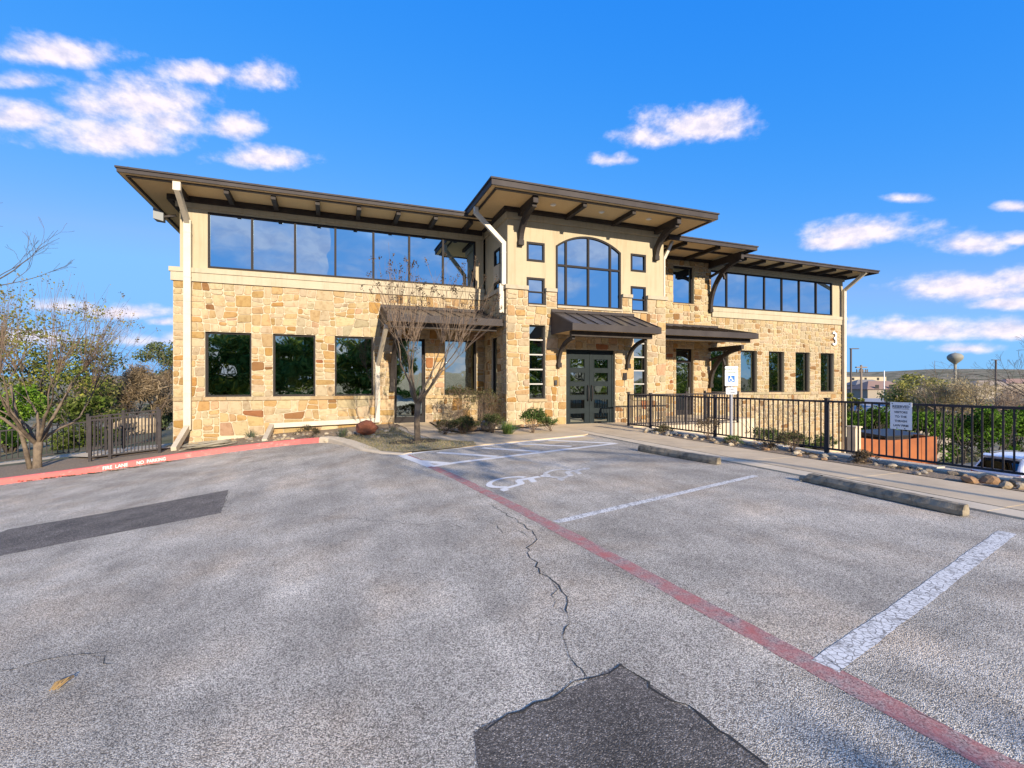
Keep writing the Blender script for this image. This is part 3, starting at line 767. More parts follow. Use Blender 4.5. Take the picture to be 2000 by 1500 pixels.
def cols(u0, u1, holes, zb, zs, zt, place, wall, am, ax, pal):
    """piers between openings"""
    us = [u0]
    for h in sorted(holes): us += [h[0], h[1]]
    us.append(u1)
    for a, b in zip(us[::2], us[1::2]): stone_region(wall, a, b, zs, zt, place, rnd, am, ax, pal)
P = front(NL); am, ax = .032, .16
stone_region(wl, -4.47, -3.25, -1.4, .88, P, rnd, am, ax, PAL_L)
stone_region(wl, -3.25, 2.07, -.22, .88, P, rnd, .05, .24, PAL_L)
stone_region(wl, 3.16, 5.36, -.1, .88, P, rnd, am, ax, PAL_L)
cols(-4.47, 5.36, LW+[LD], 0, 1.0, 3.02, P, wl, .03, .12, PAL_L)
stone_region(wl, -4.47, -2.37, 3.02, 4.53, P, rnd, am, ax, PAL_L); stone_region(wl, -2.37, 5.36, 3.02, 4.53, P, rnd, am, ax, PAL_L)
def sills(wall, u0, u1, z0, z1, place, pal, skip=(), pr=.045):
    u = u0
    while u < u1-.05:
        e = min(u1, u+rnd.uniform(.5, 1.1))
        if u1-e < .25: e = u1
        for s0, s1 in skip:
            if u < s0 < e: e = s0
            if s0-.001 <= u < s1: u = s1; e = min(u1, u+.7)
        if u >= u1: break
        c = pick(pal, rnd); v = [place(x, z, d) for x, z, d in ((u+.004, z0, -.01), (e-.004, z0, -.01), (e-.004, z1, -.01), (u+.004, z1, -.01), (u+.008, z0+.008, pr), (e-.008, z0+.008, pr), (e-.008, z1-.01, pr), (u+.008, z1-.01, pr))]
        STONES.append((wall, v, [(4,5,6,7), (0,1,5,4), (1,2,6,5), (2,3,7,6), (3,0,4,7)], c, 1e-4)); u = e
sills(wl, -4.47, 5.36, .88, 1.0, P, PAL_R, skip=((2.07, 3.16),))
wallmesh('foundation', [((-3.3, NL-.02, -1.7), (2.06, NL+.005, -.235))], M_gutterpan, 'bare concrete footing at the base of the left wing')
# upper left storey: stucco, ledge
UW = (-3.58, 5.05, 5.0, 6.73)
wallmesh('stucco_wall', wall_with_holes(-4.31, 5.36, 4.6, 7.12, [UW], NL+.07, NL+.35), M_stucco)
wallmesh('ledge', [((-4.52, NL-.06, 4.535), (5.36, NL+.06, 4.80)), ((-4.56, NL-.09, 4.803), (5.36, NL+.062, 4.94))], M_trim)
wallmesh('trim_band', [((-4.42, NL+.02, 6.80), (5.36, NL+.066, 6.95))], M_stucco)
wallmesh('side_wall', [((-4.46, NL+.305, -1.7), (-4.26, NL+9, 4.53)), ((-4.30, NL+.36, 4.53), (-4.1, NL+9, 7.12))], M_stucco)
wallmesh('rear_wall', [((-4.4, NL+9.01, -1.7), (25.4, NL+9.2, 7.1)), ((25.2, NR+.36, -3.3), (25.4, NL+9, 7.1))], M_stucco)
# entry tower
TU0, TU1 = 5.37, 11.70
ARC = (7.19, 9.79, 4.08, 6.14); RISE = .44
wt = wallmesh('stone_wall', wall_with_holes(TU0, TU1, -.3, 4.0, TW+[TD], NT+FD, NT+.32)+
    [((TU0, NT+FD, 4.0), (6.12, NT+.3, 4.52)), ((6.79, NT+FD, 4.0), (7.185, NT+.3, 4.52)), ((9.795, NT+FD, 4.0), (10.215, NT+.3, 4.52)), ((10.88, NT+FD, 4.0), (TU1, NT+.3, 4.52))], M_mortar, 'limestone base of the entry tower')
P = front(NT); rnd = random.Random(23); am, ax = .04, .16
stone_region(wt, TU0, 7.54, -.2, .80, P, rnd, am, ax, PAL_L); stone_region(wt, 9.50, TU1, -.2, .80, P, rnd, am, ax, PAL_L)
for a, b, z0, z1 in ((TU0, 6.17, .80, 3.38), (6.76, 7.54, .80, 2.60), (9.50, 10.29, .80, 2.60), (10.88, TU1, .80, 3.38), (6.76, 10.29, 2.60, 3.38), (TU0, TU1, 3.38, 4.0),
                     (TU0, 6.12, 4.0, 4.52), (6.79, 7.185, 4.0, 4.52), (9.795, 10.215, 4.0, 4.52), (10.88, TU1, 4.0, 4.52)):
    stone_region(wt, a, b, z0, z1, P, rnd, am, ax, PAL_L)
for a, b in ((6.11, 6.82), (10.23, 10.94)): sills(wt, a, b, .80, .895, P, PAL_R, pr=.05)
# lower openings of the tower are cut to .80 for their sills: fill beside them
NTS = NT+.10
for _a, _b in (((TU0-.06, NT-.06, 4.525), (6.13, NT+.16, 4.66)), ((6.77, NT-.06, 4.525), (7.18, NT+.16, 4.64)), ((9.80, NT-.06, 4.525), (10.22, NT+.16, 4.64)), ((10.87, NT-.06, 4.525), (TU1+.08, NT+.16, 4.66))): wallmesh('stone_cap', [(_a, _b)], M_capstone)
wallmesh('stone_cap', [((TU0-.058, NT+.163, 4.528), (TU0+.1, NL+.06, 4.655))], M_capstone)
for _a, _b in (((6.125, NT-.045, 4.0), (6.785, NTS+.06, 4.05)), ((10.22, NT-.045, 4.0), (10.875, NTS+.06, 4.05)), ((7.19, NT-.05, 4.0), (9.79, NTS+.06, 4.075))): wallmesh('window_sill', [(_a, _b)], M_capstone)
def tower_stucco():
    SW = [(6.11, 6.77, 5.52, 6.17), (6.11, 6.77, 4.0, 4.98), (10.22, 10.88, 5.52, 6.17), (10.22, 10.88, 4.0, 4.98), (7.19, 9.79, 4.0, 6.60)]
    bx = wall_with_holes(TU0+.06, TU1-.02, 4.02, 7.12, SW, NTS, NTS+.3); mb = MB()
    for a, b in bx: mb.box(a, b)
    # spandrel over the arch
    c = 8.49; hw = 1.3; R_ = (hw*hw+RISE*RISE)/(2*RISE); zc = ARC[3]+RISE-R_; n = 24
    top = [(c-hw+2*hw*i/n, zc+math.sqrt(R_*R_-(-hw+2*hw*i/n)**2)) for i in range(n+1)]
    for i in range(n):
        (x0, z0), (x1, z1) = top[i], top[i+1]
        mb.prism([(x0, NTS, z0), (x1, NTS, z1), (x1, NTS, 6.60), (x0, NTS, 6.60)], (0, .3, 0))
    o = mb.build('stucco_wall', M_stucco, BLD); o['label'] = 'cream stucco upper wall of the entry tower'
    return top
ARCTOP = tower_stucco()
wallmesh('trim_band', [((TU0-.01, NT+.03, 6.86), (TU1+.03, NTS-.002, 7.06)), ((TU0-.01, NTS+.002, 6.86), (TU0+.055, NL+.064, 7.06))], M_stucco)
# return wall of the tower facing the left wing
SIDE_W = [(15.43, 16.04, 5.53, 6.10), (15.43, 16.04, 4.70, 4.96), (15.60, 16.22, 1.0, 3.03)]
def side_boxes(holes, u0, u1, n0, n1, z0, z1):
    return [((u0, a[0], a[2]), (u1, b[0], b[2])) for a, b in wall_with_holes(n0, n1, z0, z1, holes, 0, 1)]
wallmesh('stucco_wall', side_boxes(SIDE_W, TU0+.06, TU0+.3, NTS+.31, NL+.06, 4.56, 7.12), M_stucco)
wsd = wallmesh('stone_wall', side_boxes(SIDE_W, TU0+FD, TU0+.3, NT+.33, NL+.01, -.3, 4.52), M_mortar, 'limestone return wall of the tower')
P = sidep(TU0); rnd = random.Random(31)
for a, b, z0, z1 in ((NT, 15.60, -.1, 3.03), (16.22, NL, -.1, 3.03), (15.60, 16.22, -.1, .95), (NT, NL, 3.03, 4.52)): stone_region(wsd, a, b, z0, z1, P, rnd, .03, .12, PAL_R)
# right side of the tower (plain) and bay
wallmesh('side_wall', [((TU1-.26, NT+.33, -3.3), (TU1-.01, NR, 4.52)), ((TU1-.28, NTS+.31, 4.525), (TU1-.025, NR, 7.12))], M_stucco)
wb = wallmesh('stone_wall', wall_with_holes(TU1, 16.40, -3.3, 7.12, [BW, BD], NR+FD, NR+.35), M_mortar, 'limestone wall of the side entry bay')
wr = wallmesh('stone_wall', wall_with_holes(16.402, 25.40, -1.62, 4.50, RW, NR+FD, NR+.35), M_mortar, 'limestone wall of the right wing')
P = front(NR); rnd = random.Random(47)
for a, b, z0, z1 in ((TU1, 14.26, -.1, 7.1), (14.26, 15.43, 3.0, 5.03), (14.26, 15.43, 6.72, 7.1), (15.43, 16.40, 3.0, 7.1), (14.26, 14.42, 0, 3.0), (15.40, 16.40, -.2, 3.0)):
    if (a, b) == (TU1, 14.26):
        stone_region(wb, 12.6, 14.26, -.1, 7.1, P, rnd, .04, .14, PAL_L)
    else: stone_region(wb, a, b, z0, z1, P, rnd, .04, .14, PAL_L)
stone_region(wr, 16.40, 25.40, -1.62, .88, P, rnd, .03, .10, PAL_R)
cols(16.41, 25.40, RW[1:], 0, 1.0, 3.0, P, wr, .025, .08, PAL_R) if False else None
for a, b in zip([RW[i][1] for i in range(5)], [RW[i+1][0] for i in range(4)]+[25.40]): stone_region(wr, a, b, 1.0, 3.0, P, rnd, .025, .08, PAL_R)
stone_region(wr, 16.40, 25.40, 3.0, 4.50, P, rnd, .03, .11, PAL_R)
sills(wr, 16.41, 25.40, .88, 1.0, P, PAL_R)
sills(wb, 14.2, 15.5, 4.95, 5.03, P, PAL_R)
RUW = (16.41, 24.54, 4.98, 6.68)
wallmesh('stucco_wall', wall_with_holes(16.405, 25.34, 4.58, 7.12, [RUW], NR+.07, NR+.35), M_stucco)
wallmesh('ledge', [((16.43, NR-.06, 4.505), (25.44, NR+.06, 4.76)), ((16.42, NR-.08, 4.763), (25.47, NR+.062, 4.92))], M_trim)
wallmesh('trim_band', [((16.42, NR+.02, 6.80), (25.42, NR+.066, 6.95))], M_stucco)
# garage level under the right wing
wallmesh('garage_wall', [((12.0, NR+.02, -3.3), (20.6, NR+.3, -1.63))], M_gutterpan, 'pale concrete wall of the garage level')
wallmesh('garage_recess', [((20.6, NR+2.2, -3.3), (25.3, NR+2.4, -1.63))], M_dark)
wallmesh('garage_column', [((24.2, NR-.02, -3.3), (25.36, NR+.7, -1.63))], M_concrete, 'broad concrete pier at the garage corner')

# stones: the 300 that show largest are parts of their wall, the rest one part
STONES.sort(key=lambda s: -s[4])
SOLO = [s for s in STONES if s[4] != 1e-4][:300]; ids = set(id(s) for s in SOLO)
for wall, v, f, c, _ in SOLO:
    me = bpy.data.meshes.new('stone'); me.from_pydata(v, [], f)
    at = me.color_attributes.new('col', 'FLOAT_COLOR', 'CORNER'); at.data.foreach_set('color', list((*c, 1.0))*len(me.loops))
    bm = bmesh.new(); bm.from_mesh(me); bmesh.ops.recalc_face_normals(bm, faces=bm.faces); bm.to_mesh(me); bm.free()
    link('stone', me, wall, M_stone)
mb = MB()
for s in STONES:
    if id(s) in ids: continue
    k = len(mb.v); mb.v += s[1]; mb.cur = s[3]
    for q in s[2]: mb.face([k+i for i in q])
o = mb.build('smaller_stones', M_stone, BLD); o['kind'] = 'stuff'; o['label'] = 'the many smaller limestones of the walls'
# normals of open stone shells must face outwards
def face_out(o, ctr_n=40.0):
    bm = bmesh.new(); bm.from_mesh(o.data); bm.normal_update()
    for f in bm.faces:
        pass
    bm.free()

# ------------------------------------------------------------------ windows and doors
def window(u0, u1, z0, z1, n, mull=(), trans=(), fr=.06, depth=.10, g=None, bars=None, label=None, pane_in=.05):
    """frame with mullions as geometry, each pane its own piece; n is the outer face of the frame"""
    W = empty('window', ((u0+u1)/2, n, z0)); W.parent = BLD; W.matrix_parent_inverse = WM(BLD).inverted()
    if label: W['label'] = label
    mb = MB(); mb.box((u0, n, z0), (u1, n+depth, z0+fr)); mb.box((u0, n, z1-fr), (u1, n+depth, z1))
    mb.box((u0, n+.001, z0+fr), (u0+fr, n+depth, z1-fr)); mb.box((u1-fr, n+.001, z0+fr), (u1, n+depth, z1-fr))
    xs = [u0+fr]+sorted(mull)+[u1-fr]; zs = [z0+fr]+sorted(trans)+[z1-fr]; hw = .035
    for m in mull: mb.box((m-hw, n+.004, z0+fr), (m+hw, n+depth-.01, z1-fr))
    mb.build('frame', M_frame, W)
    for t in trans: MB().box((u0+fr, n+.008, t-.022), (u1-fr, n+depth-.015, t+.022)).build('bar', bars or M_frame, W)
    for i in range(len(xs)-1):
        for j in range(len(zs)-1):
            a = xs[i]+(hw if i else 0)-.006; b = xs[i+1]-(hw if i < len(xs)-2 else 0)+.006
            c = zs[j]+(.022 if j else 0)-.006; d = zs[j+1]-(.022 if j < len(zs)-2 else 0)+.006
            pm = MB().box((a, n+pane_in, c), (b, n+pane_in+.012, d)); pr = random.Random(int((a+30)*977+c*131)); tu, tz_ = pr.uniform(-.006, .006), pr.uniform(-.004, .004)   # every pane sits a hair differently
            pm.v = [(x, y+tu*((x-a)/(b-a)-.5)*2+tz_*((z-c)/(d-c)-.5)*2, z) for x, y, z in pm.v]
            pm.build('pane', g or M_glass, W)
    return W
mull = [-2.36, -1.11, .13, 1.37, 2.6, 3.82]
window(*UW, NL+.06, mull, label='long ribbon of seven windows on the upper left storey')
window(*RUW, NR+.06, [17.42, 18.62, 19.8, 20.96, 22.16, 23.37], label='long ribbon of seven windows on the upper right storey')
for h in LW: window(*h, NL+.10, g=M_glass_low, fr=.055)
for h in RW: window(*h, NR+.14, g=M_glass_low, fr=.055)
window(*BW, NR+.14, g=M_glass, label='stone framed window above the side entry')
for h in TW: window(*h, NT+.12, trans=[1.40, 1.89, 2.39, 2.89], bars=M_bar, g=M_glass_low, fr=.045)
for u0, u1 in ((6.11, 6.77), (10.22, 10.88)):
    window(u0, u1, 5.52, 6.17, NTS-.02, fr=.07); window(u0, u1, 4.052, 4.98, NTS-.02, trans=[4.50], fr=.07)
window_side = []
for n0, n1, z0, z1 in ((15.43, 16.04, 5.53, 6.10), (15.43, 16.04, 4.70, 4.96), (15.60, 16.22, 1.0, 3.03)):
    W = empty('window', (TU0, n0, z0)); W.parent = BLD; W.matrix_parent_inverse = WM(BLD).inverted()
    x = TU0+.03 if z0 > 4 else TU0+.06; mb = MB()
    for a, b in (((n0, z0), (n1, z0+.05)), ((n0, z1-.05), (n1, z1)), ((n0, z0+.05), (n0+.05, z1-.05)), ((n1-.05, z0+.05), (n1, z1-.05))): mb.box((x, a[0], a[1]), (x+.1, b[0], b[1]))
    mb.build('frame', M_frame, W); MB().box((x+.04, n0+.045, z0+.045), (x+.05, n1-.045, z1-.045)).build('pane', M_glass_low, W)

def arch_window():
    W = empty('window', (8.49, NT, 4.08)); W.parent = BLD; W.matrix_parent_inverse = WM(BLD).inverted(); W['label'] = 'big arched eight pane window over the front doors'
    u0, u1, z0 = 7.19, 9.79, 4.08; n = NTS-.03; D = .11; fr = .065
    def topz(x, off=0.0):
        hw = 1.3; R_ = (hw*hw+RISE*RISE)/(2*RISE); zc = ARC[3]+RISE-R_; R2 = R_-off
        return zc+math.sqrt(max(0, R2*R2-(x-8.49)**2))
    mb = MB()
    mb.box((u0, n, z0), (u1, n+D, z0+fr)); mb.box((u0, n+.001, z0+fr), (u0+fr, n+D, topz(u0+.01))); mb.box((u1-fr, n+.001, z0+fr), (u1, n+D, topz(u1-.01)))
    k = 20
    xs = frange(u0, u1, k)
    for a, b in zip(xs[:-1], xs[1:]):
        mb.prism([(a, n-.001, topz(a)), (b, n-.001, topz(b)), (b, n-.001, topz(b, fr)), (a, n-.001, topz(a, fr))], (0, D, 0))
    ms = [7.58, 8.46, 9.35]; tz = 5.48
    for m in ms: mb.box((m-.035, n+.006, z0+fr), (m+.035, n+D-.01, topz(m, fr)+.01))
    mb.box((u0+fr, n+.003, tz-.035), (u1-fr, n+D-.012, tz+.035))
    mb.build('frame', M_frame, W)
    X = [u0+fr]+ms+[u1-fr]
    for i in range(4):
        a = X[i]+(.03 if i else -.005); b = X[i+1]-(.03 if i < 3 else -.005)
        MB().box((a, n+.05, z0+fr-.005), (b, n+.062, tz-.03)).build('pane', M_glass, W)
        q = frange(a, b, 6); ol = [(a, n+.05, tz+.03), (b, n+.05, tz+.03)]+[(x, n+.05, topz(x, fr)+.006) for x in q[::-1]]
        MB().prism(ol, (0, .012, 0)).build('pane', M_glass, W)
arch_window()

def glass_door(u0, u1, z0, z1, n, label, transom=None):
    D = empty('door', ((u0+u1)/2, n, z0)); D.parent = BLD; D.matrix_parent_inverse = WM(BLD).inverted(); D['label'] = label
    mb = MB(); mb.box((u0, n, z0), (u0+.10, n+.1, z1)); mb.box((u1-.10, n, z0), (u1, n+.1, z1)); mb.box((u0+.1, n+.001, z1-.08), (u1-.1, n+.1, z1)); mb.box((u0+.1, n+.001, z0), (u1-.1, n+.1, z0+.22))
    if transom: mb.box((u0+.1, n+.001, transom-.06), (u1-.1, n+.1, transom+.06))
    mb.build('frame', M_frame, D)
    zz = [z0+.215, transom-.055, transom+.055, z1-.075] if transom else [z0+.215, z1-.075]
    for a, b in zip(zz[::2], zz[1::2]): MB().box((u0+.095, n+.04, a), (u1-.095, n+.055, b)).build('pane', M_glass_low, D)
    mb = MB(); mb.tube([(u1-.17, n-.05, z0+.85), (u1-.17, n-.05, z0+1.25)], .015, 8); mb.box((u1-.18, n-.05, z0+.88), (u1-.16, n+.01, z0+.90)); mb.box((u1-.18, n-.05, z0+1.20), (u1-.16, n+.01, z0+1.22)); mb.build('handle', M_steel, D)
glass_door(*LD, NL+.14, 'dark framed glass door under the left canopy')
glass_door(*BD, NR+.16, 'dark framed glass door with transom of the side entry', 2.42)

def front_doors():
    u0, u1, z0, z1 = TD; n = NT+.13
    mb = MB(); mb.box((u0, n-.02, z0), (u0+.07, n+.1, z1)); mb.box((u1-.07, n-.02, z0), (u1, n+.1, z1)); mb.box((u0+.07, n-.019, z1-.08), (u1-.07, n+.1, z1))
    mb.build('door_frame', M_door, BLD)
    mid = (u0+u1)/2
    for a, b, s in ((u0+.075, mid-.006, 1), (mid+.006, u1-.075, -1)):
        D = empty('door', ((a+b)/2, n, z0)); D.parent = BLD; D.matrix_parent_inverse = WM(BLD).inverted()
        D['label'] = 'left leaf of the green grey double front door' if s > 0 else 'right leaf of the green grey double front door'
        w = b-a; g0, g1 = (a+.17, b-.17); H = z1-.085-z0; zs = []
        if s > 0: g0, g1 = a+.15, b-.19
        else: g0, g1 = a+.19, b-.15
        h = .30; top = z1-.33
        for i in range(5): zs.append((top-h-i*.475, top-i*.475))
        holes = [(g0, g1, c, d) for c, d in zs]
        mb = MB()
        for p, q in wall_with_holes(a, b, z0+.02, z1-.085, holes, n, n+.06): mb.box(p, q)
        mb.build('leaf', M_door, D)
        for c, d in zs:
            MB().box((g0-.005, n+.03, c-.005), (g1+.005, n+.04, d+.005)).build('pane', M_glass_low, D)
            mb = MB(); e = .02
            mb.box((g0-e, n-.008, c-e), (g1+e, n, c)); mb.box((g0-e, n-.008, d), (g1+e, n, d+e)); mb.box((g0-e, n-.008, c), (g0, n, d)); mb.box((g1, n-.008, c), (g1+e, n, d)); mb.build('glazing_bead', M_door, D)
        hx = b-.07 if s > 0 else a+.07
        pts = [(hx, n-.02, z0+.80), (hx, n-.09, z0+.90), (hx, n-.11, z0+1.08), (hx, n-.09, z0+1.26), (hx, n-.02, z0+1.36)]
        MB().tube(pts, [.014, .02, .024, .02, .014], 8).build('handle', M_bronze, D, True)
front_doors()
wallmesh('threshold', [((TD[0], NT-.02, -.02), (TD[1], NT+.2, .018))], M_steel)

# ------------------------------------------------------------------ roofs, eaves, brackets, canopies
def roof(u0, u1, n0, n1, zb, zt, wall_n, rafters, label, slope=.17, fas=.13, tail=.16, uw0=None, uw1=None, seam=None, low_side=True):
    Rf = empty('roof', ((u0+u1)/2, (n0+n1)/2, zt)); Rf.parent = BLD; Rf.matrix_parent_inverse = WM(BLD).inverted(); Rf['label'] = label
    m = min(u1-u0, n1-n0)/2; h = m*slope
    mb = MB()
    a = [(u0, n0, zt), (u1, n0, zt), (u1, n1, zt), (u0, n1, zt)]
    if u1-u0 > n1-n0: r0 = (u0+m, (n0+n1)/2, zt+h); r1 = (u1-m, (n0+n1)/2, zt+h); fs = [(a[0], a[1], r1, r0), (a[1], a[2], r1), (a[2], a[3], r0, r1), (a[3], a[0], r0)]
    else: r0 = ((u0+u1)/2, n0+m, zt+h); r1 = ((u0+u1)/2, n1-m, zt+h); fs = [(a[0], a[1], r0), (a[1], a[2], r1, r0), (a[2], a[3], r1), (a[3], a[0], r0, r1)]
    for f in fs: mb.poly(f)
    mb.build('roof_sheet', M_roofmetal, Rf)
    mb = MB(); u = u0+.25
    while u < u1-.1:
        ln = min(1.2, (min(u-u0, u1-u)))*.9+.05
        mb.bar([(u, n0+.01, zt+.018), (u, n0+ln, zt+.018+ln*slope)], .03, .05); u += .45
    mb.build('standing_seams', M_roofmetal, Rf)['kind'] = 'stuff'
    mb = MB(); t = .03
    mb.box((u0, n0, zt-fas), (u1, n0+t, zt+.012)); mb.box((u0, n0+t, zt-fas), (u0+t, n1, zt+.012)); mb.box((u1-t, n0+t, zt-fas), (u1, n1, zt+.012))
    mb.box((u0-.035, n0-.035, zt-.028), (u1+.035, n0-.001, zt+.02)); mb.box((u0-.035, n0, zt-.028), (u0-.001, n1, zt+.02)); mb.box((u1+.001, n0, zt-.028), (u1+.035, n1, zt+.02))
    mb.build('fascia', M_fascia, Rf)
    # inner drip trim and soffit
    mb = MB(); mb.box((u0+.16, n0+.14, zb-.045), (u1-.16, n0+.20, zb-.003)); mb.box((u0+.16, n0+.205, zb-.045), (u0+.22, n1-.2, zb-.003)); mb.box((u1-.22, n0+.205, zb-.045), (u1-.16, n1-.2, zb-.003)); mb.build('drip_trim', M_trim if False else M_beam, Rf)
    MB().box((u0+.031, n0+.031, zb), (u1-.031, n1-.031, zb+.03)).build('soffit', M_soffit, Rf)
    for u in rafters: MB().box((u-.065, n0+.21, zb-.15), (u+.065, wall_n+.02, zb-.002)).build('rafter', M_beam, Rf)
    return Rf
ZS = 7.13
EL = 15.80
roof(-5.42, 5.9, EL, NL+10.2, ZS, 7.27, NL, [-4.12+1.24*k for k in range(0, 8)], 'long low metal roof of the left wing', slope=.12)
ET = 13.12
roof(4.35, 12.76, ET, NT+12.6, ZS+.06, 7.40, NT, [7.55, 9.4], 'hipped metal roof of the entry tower', slope=.12, fas=.2)
roof(12.2, 16.75, 15.05, NR+9, ZS-.03, 7.17, NR, [13.2, 14.9], 'forward roof over the side entry', slope=.12, fas=.16)
roof(12.0, 26.1, 16.05, NR+10.0, ZS-.02, 7.16, NR, [17.4+1.16*k for k in range(7)], 'long low metal roof of the right wing', slope=.1199)
wallmesh('frieze_beam', [((-4.5, NL-.05, 6.955), (5.28, NL+.06, 7.125)), ((-4.62, NL-.05, 6.955), (-4.505, NL+8.9, 7.125))], M_beam)
wallmesh('frieze_beam', [((TU0-.12, NT-.1, 7.065), (TU1+.12, NT+.028, 7.185)), ((TU0-.12, NT+.03, 7.065), (TU0-.002, NL-.06, 7.183))], M_beam)
wallmesh('frieze_beam', [((TU1+.1, NR-.06, 6.95), (25.5, NR+.01, 7.095)), ((25.41, NR+.012, 6.95), (25.5, NR+8.6, 7.095))], M_beam)
for u in (6.7, 8.5, 10.4):
    L0 = empty('soffit_light', (u, 13.9, 7.18)); L0.parent = BLD; L0.matrix_parent_inverse = WM(BLD).inverted()
    mb = MB(); mb.tube([(u, 13.9, 7.19), (u, 13.9, 7.165)], [.10, .09], 16); mb.build('trim_ring', M_lamp, L0); MB().tube([(u, 13.9, 7.164), (u, 13.9, 7.150)], [.062, .045], 14).build('lens', M_white, L0)
mb = MB(); mb.tube([(13.9, 16.2, 7.10), (13.9, 16.2, 7.075)], [.09, .08], 16); mb.build('soffit_light', M_lamp, BLD)

def bracket(u, wn, zb, zt, reach, w=.13, t=.15, beam=True, strut=False, up=None):
    """curved knee bracket: upright at the wall, level at its outer end"""
    K = empty('bracket', (u, wn, zb)); K.parent = BLD; K.matrix_parent_inverse = WM(BLD).inverted()
    k = 14; a = reach-.12; h = zt-zb-.08; rings = []
    for i in range(k+1):
        th = math.pi/2*i/k
        n = wn-.07-a*(1-math.cos(th)); z = zb+.06+h*math.sin(th)
        tn, tz = -a*math.sin(th), h*math.cos(th); l = math.hypot(tn, tz); nn, nz = tz/l, -tn/l
        rings.append([(u-w/2, n-nn*t/2, z-nz*t/2), (u+w/2, n-nn*t/2, z-nz*t/2), (u+w/2, n+nn*t/2, z+nz*t/2), (u-w/2, n+nn*t/2, z+nz*t/2)])
    MB().loft(rings).build('curved_brace', M_beam, K)
    MB().box((u-w/2-.02, wn-.17, zb-.06), (u+w/2+.02, wn-.002, zb+.10)).build('foot', M_beam, K)
    if beam:
        z1 = up or zt+.16
        MB().box((u-w/2-.012, wn-reach-.05, zt-.03), (u+w/2+.012, wn-.003, z1)).build('outrigger', M_beam, K)
        MB().box((u-w/2+.01, wn-reach-.054, zt-.015), (u+w/2-.01, wn-reach-.052, z1-.02)).build('lit_end', M_fascia, K)  # thin lighter face on the beam end, sunlight put into its colour
    if strut:
        zz = zt-.30
        MB().bar([(u, wn-.05, zt-.42), (u, wn-reach*.92, zt-.04)], .09, .10, up=(1,0,0)).build('tie', M_beam, K)
        pts = [(u, wn-reach*.36-.26*math.sin(R(x)), zt-.33-.55*(1-math.cos(R(x)))) for x in range(0, 71, 14)]
        MB().bar(pts, .08, .09, up=(1,0,0)).build('short_brace', M_beam, K)
for u in (5.86, 11.28): bracket(u, NTS, 6.05, 6.99, 1.30, w=.15, t=.2, up=7.18)
bracket(16.30, NR, 4.75, 6.74, 1.85, w=.13, t=.17, strut=True, up=7.02)
bracket(16.30, NR, 1.30, 2.92, 1.85, w=.13, t=.17, strut=True, up=3.06)
bracket(1.98, NL, 1.20, 2.96, 1.9, w=.13, t=.17, up=3.10)
for u in (7.22, 9.98): bracket(u, NT, 2.02, 2.90, 1.18, w=.10, t=.11, beam=False)

def canopy(u0, u1, wn, proj, zback, zfront, label, fas=.19, beam_in=.28, nb=6, seams_at=None):
    C = empty('canopy', ((u0+u1)/2, wn-proj/2, zfront)); C.parent = BLD; C.matrix_parent_inverse = WM(BLD).inverted(); C['label'] = label
    nf = wn-proj; sl = (zback-zfront)/proj
    MB().prism([(u0, wn-.004, zback), (u0, nf, zfront), (u0, nf, zfront-.03), (u0, wn-.004, zback-.03)], (u1-u0, 0, 0)).build('roof_sheet', M_roofmetal, C)
    for i in range(nb+1):
        u = u0+.02+(u1-u0-.04)*i/nb
        MB().bar([(u, wn-.03, zback+.015-.03*sl), (u, nf+.01, zfront+.017)], .028, .045).build('seam', M_roofmetal, C)
    mb = MB(); mb.box((u0-.03, nf-.03, zfront-fas), (u1+.03, nf-.001, zfront+.02)); mb.build('fascia', M_fascia, C)
    for a, b in ((u0-.03, u0-.001), (u1+.001, u1+.03)):
        MB().prism([(a, nf, zfront+.02), (a, wn-.005, zback+.02), (a, wn-.005, zfront-fas), (a, nf, zfront-fas)], (b-a, 0, 0)).build('gable_end', M_fascia, C)
    MB().box((u0-.02, wn-.06, zback-.002), (u1+.02, wn-.03, zback+.10)).build('flashing', M_fascia, C)
    MB().box((u0, nf+.001, zfront-fas+.02), (u1, wn-.06, zfront-fas+.05)).build('soffit', M_soffit, C)
    MB().box((u0+.1, nf+beam_in, zfront-fas-.15), (u1-.1, nf+beam_in+.14, zfront-fas+.018)).build('beam', M_beam, C)
    return C
canopy(6.98, 10.25, NT, 1.54, 3.84, 3.26, 'standing seam canopy over the front doors', nb=7)
canopy(1.62, 5.30, NL, 2.2, 4.06, 3.52, 'low metal canopy over the left door', fas=.20, nb=8)
canopy(TU1+.02, 16.75, NR, 2.25, 3.98, 3.50, 'low metal canopy over the side entry', fas=.20, nb=10)

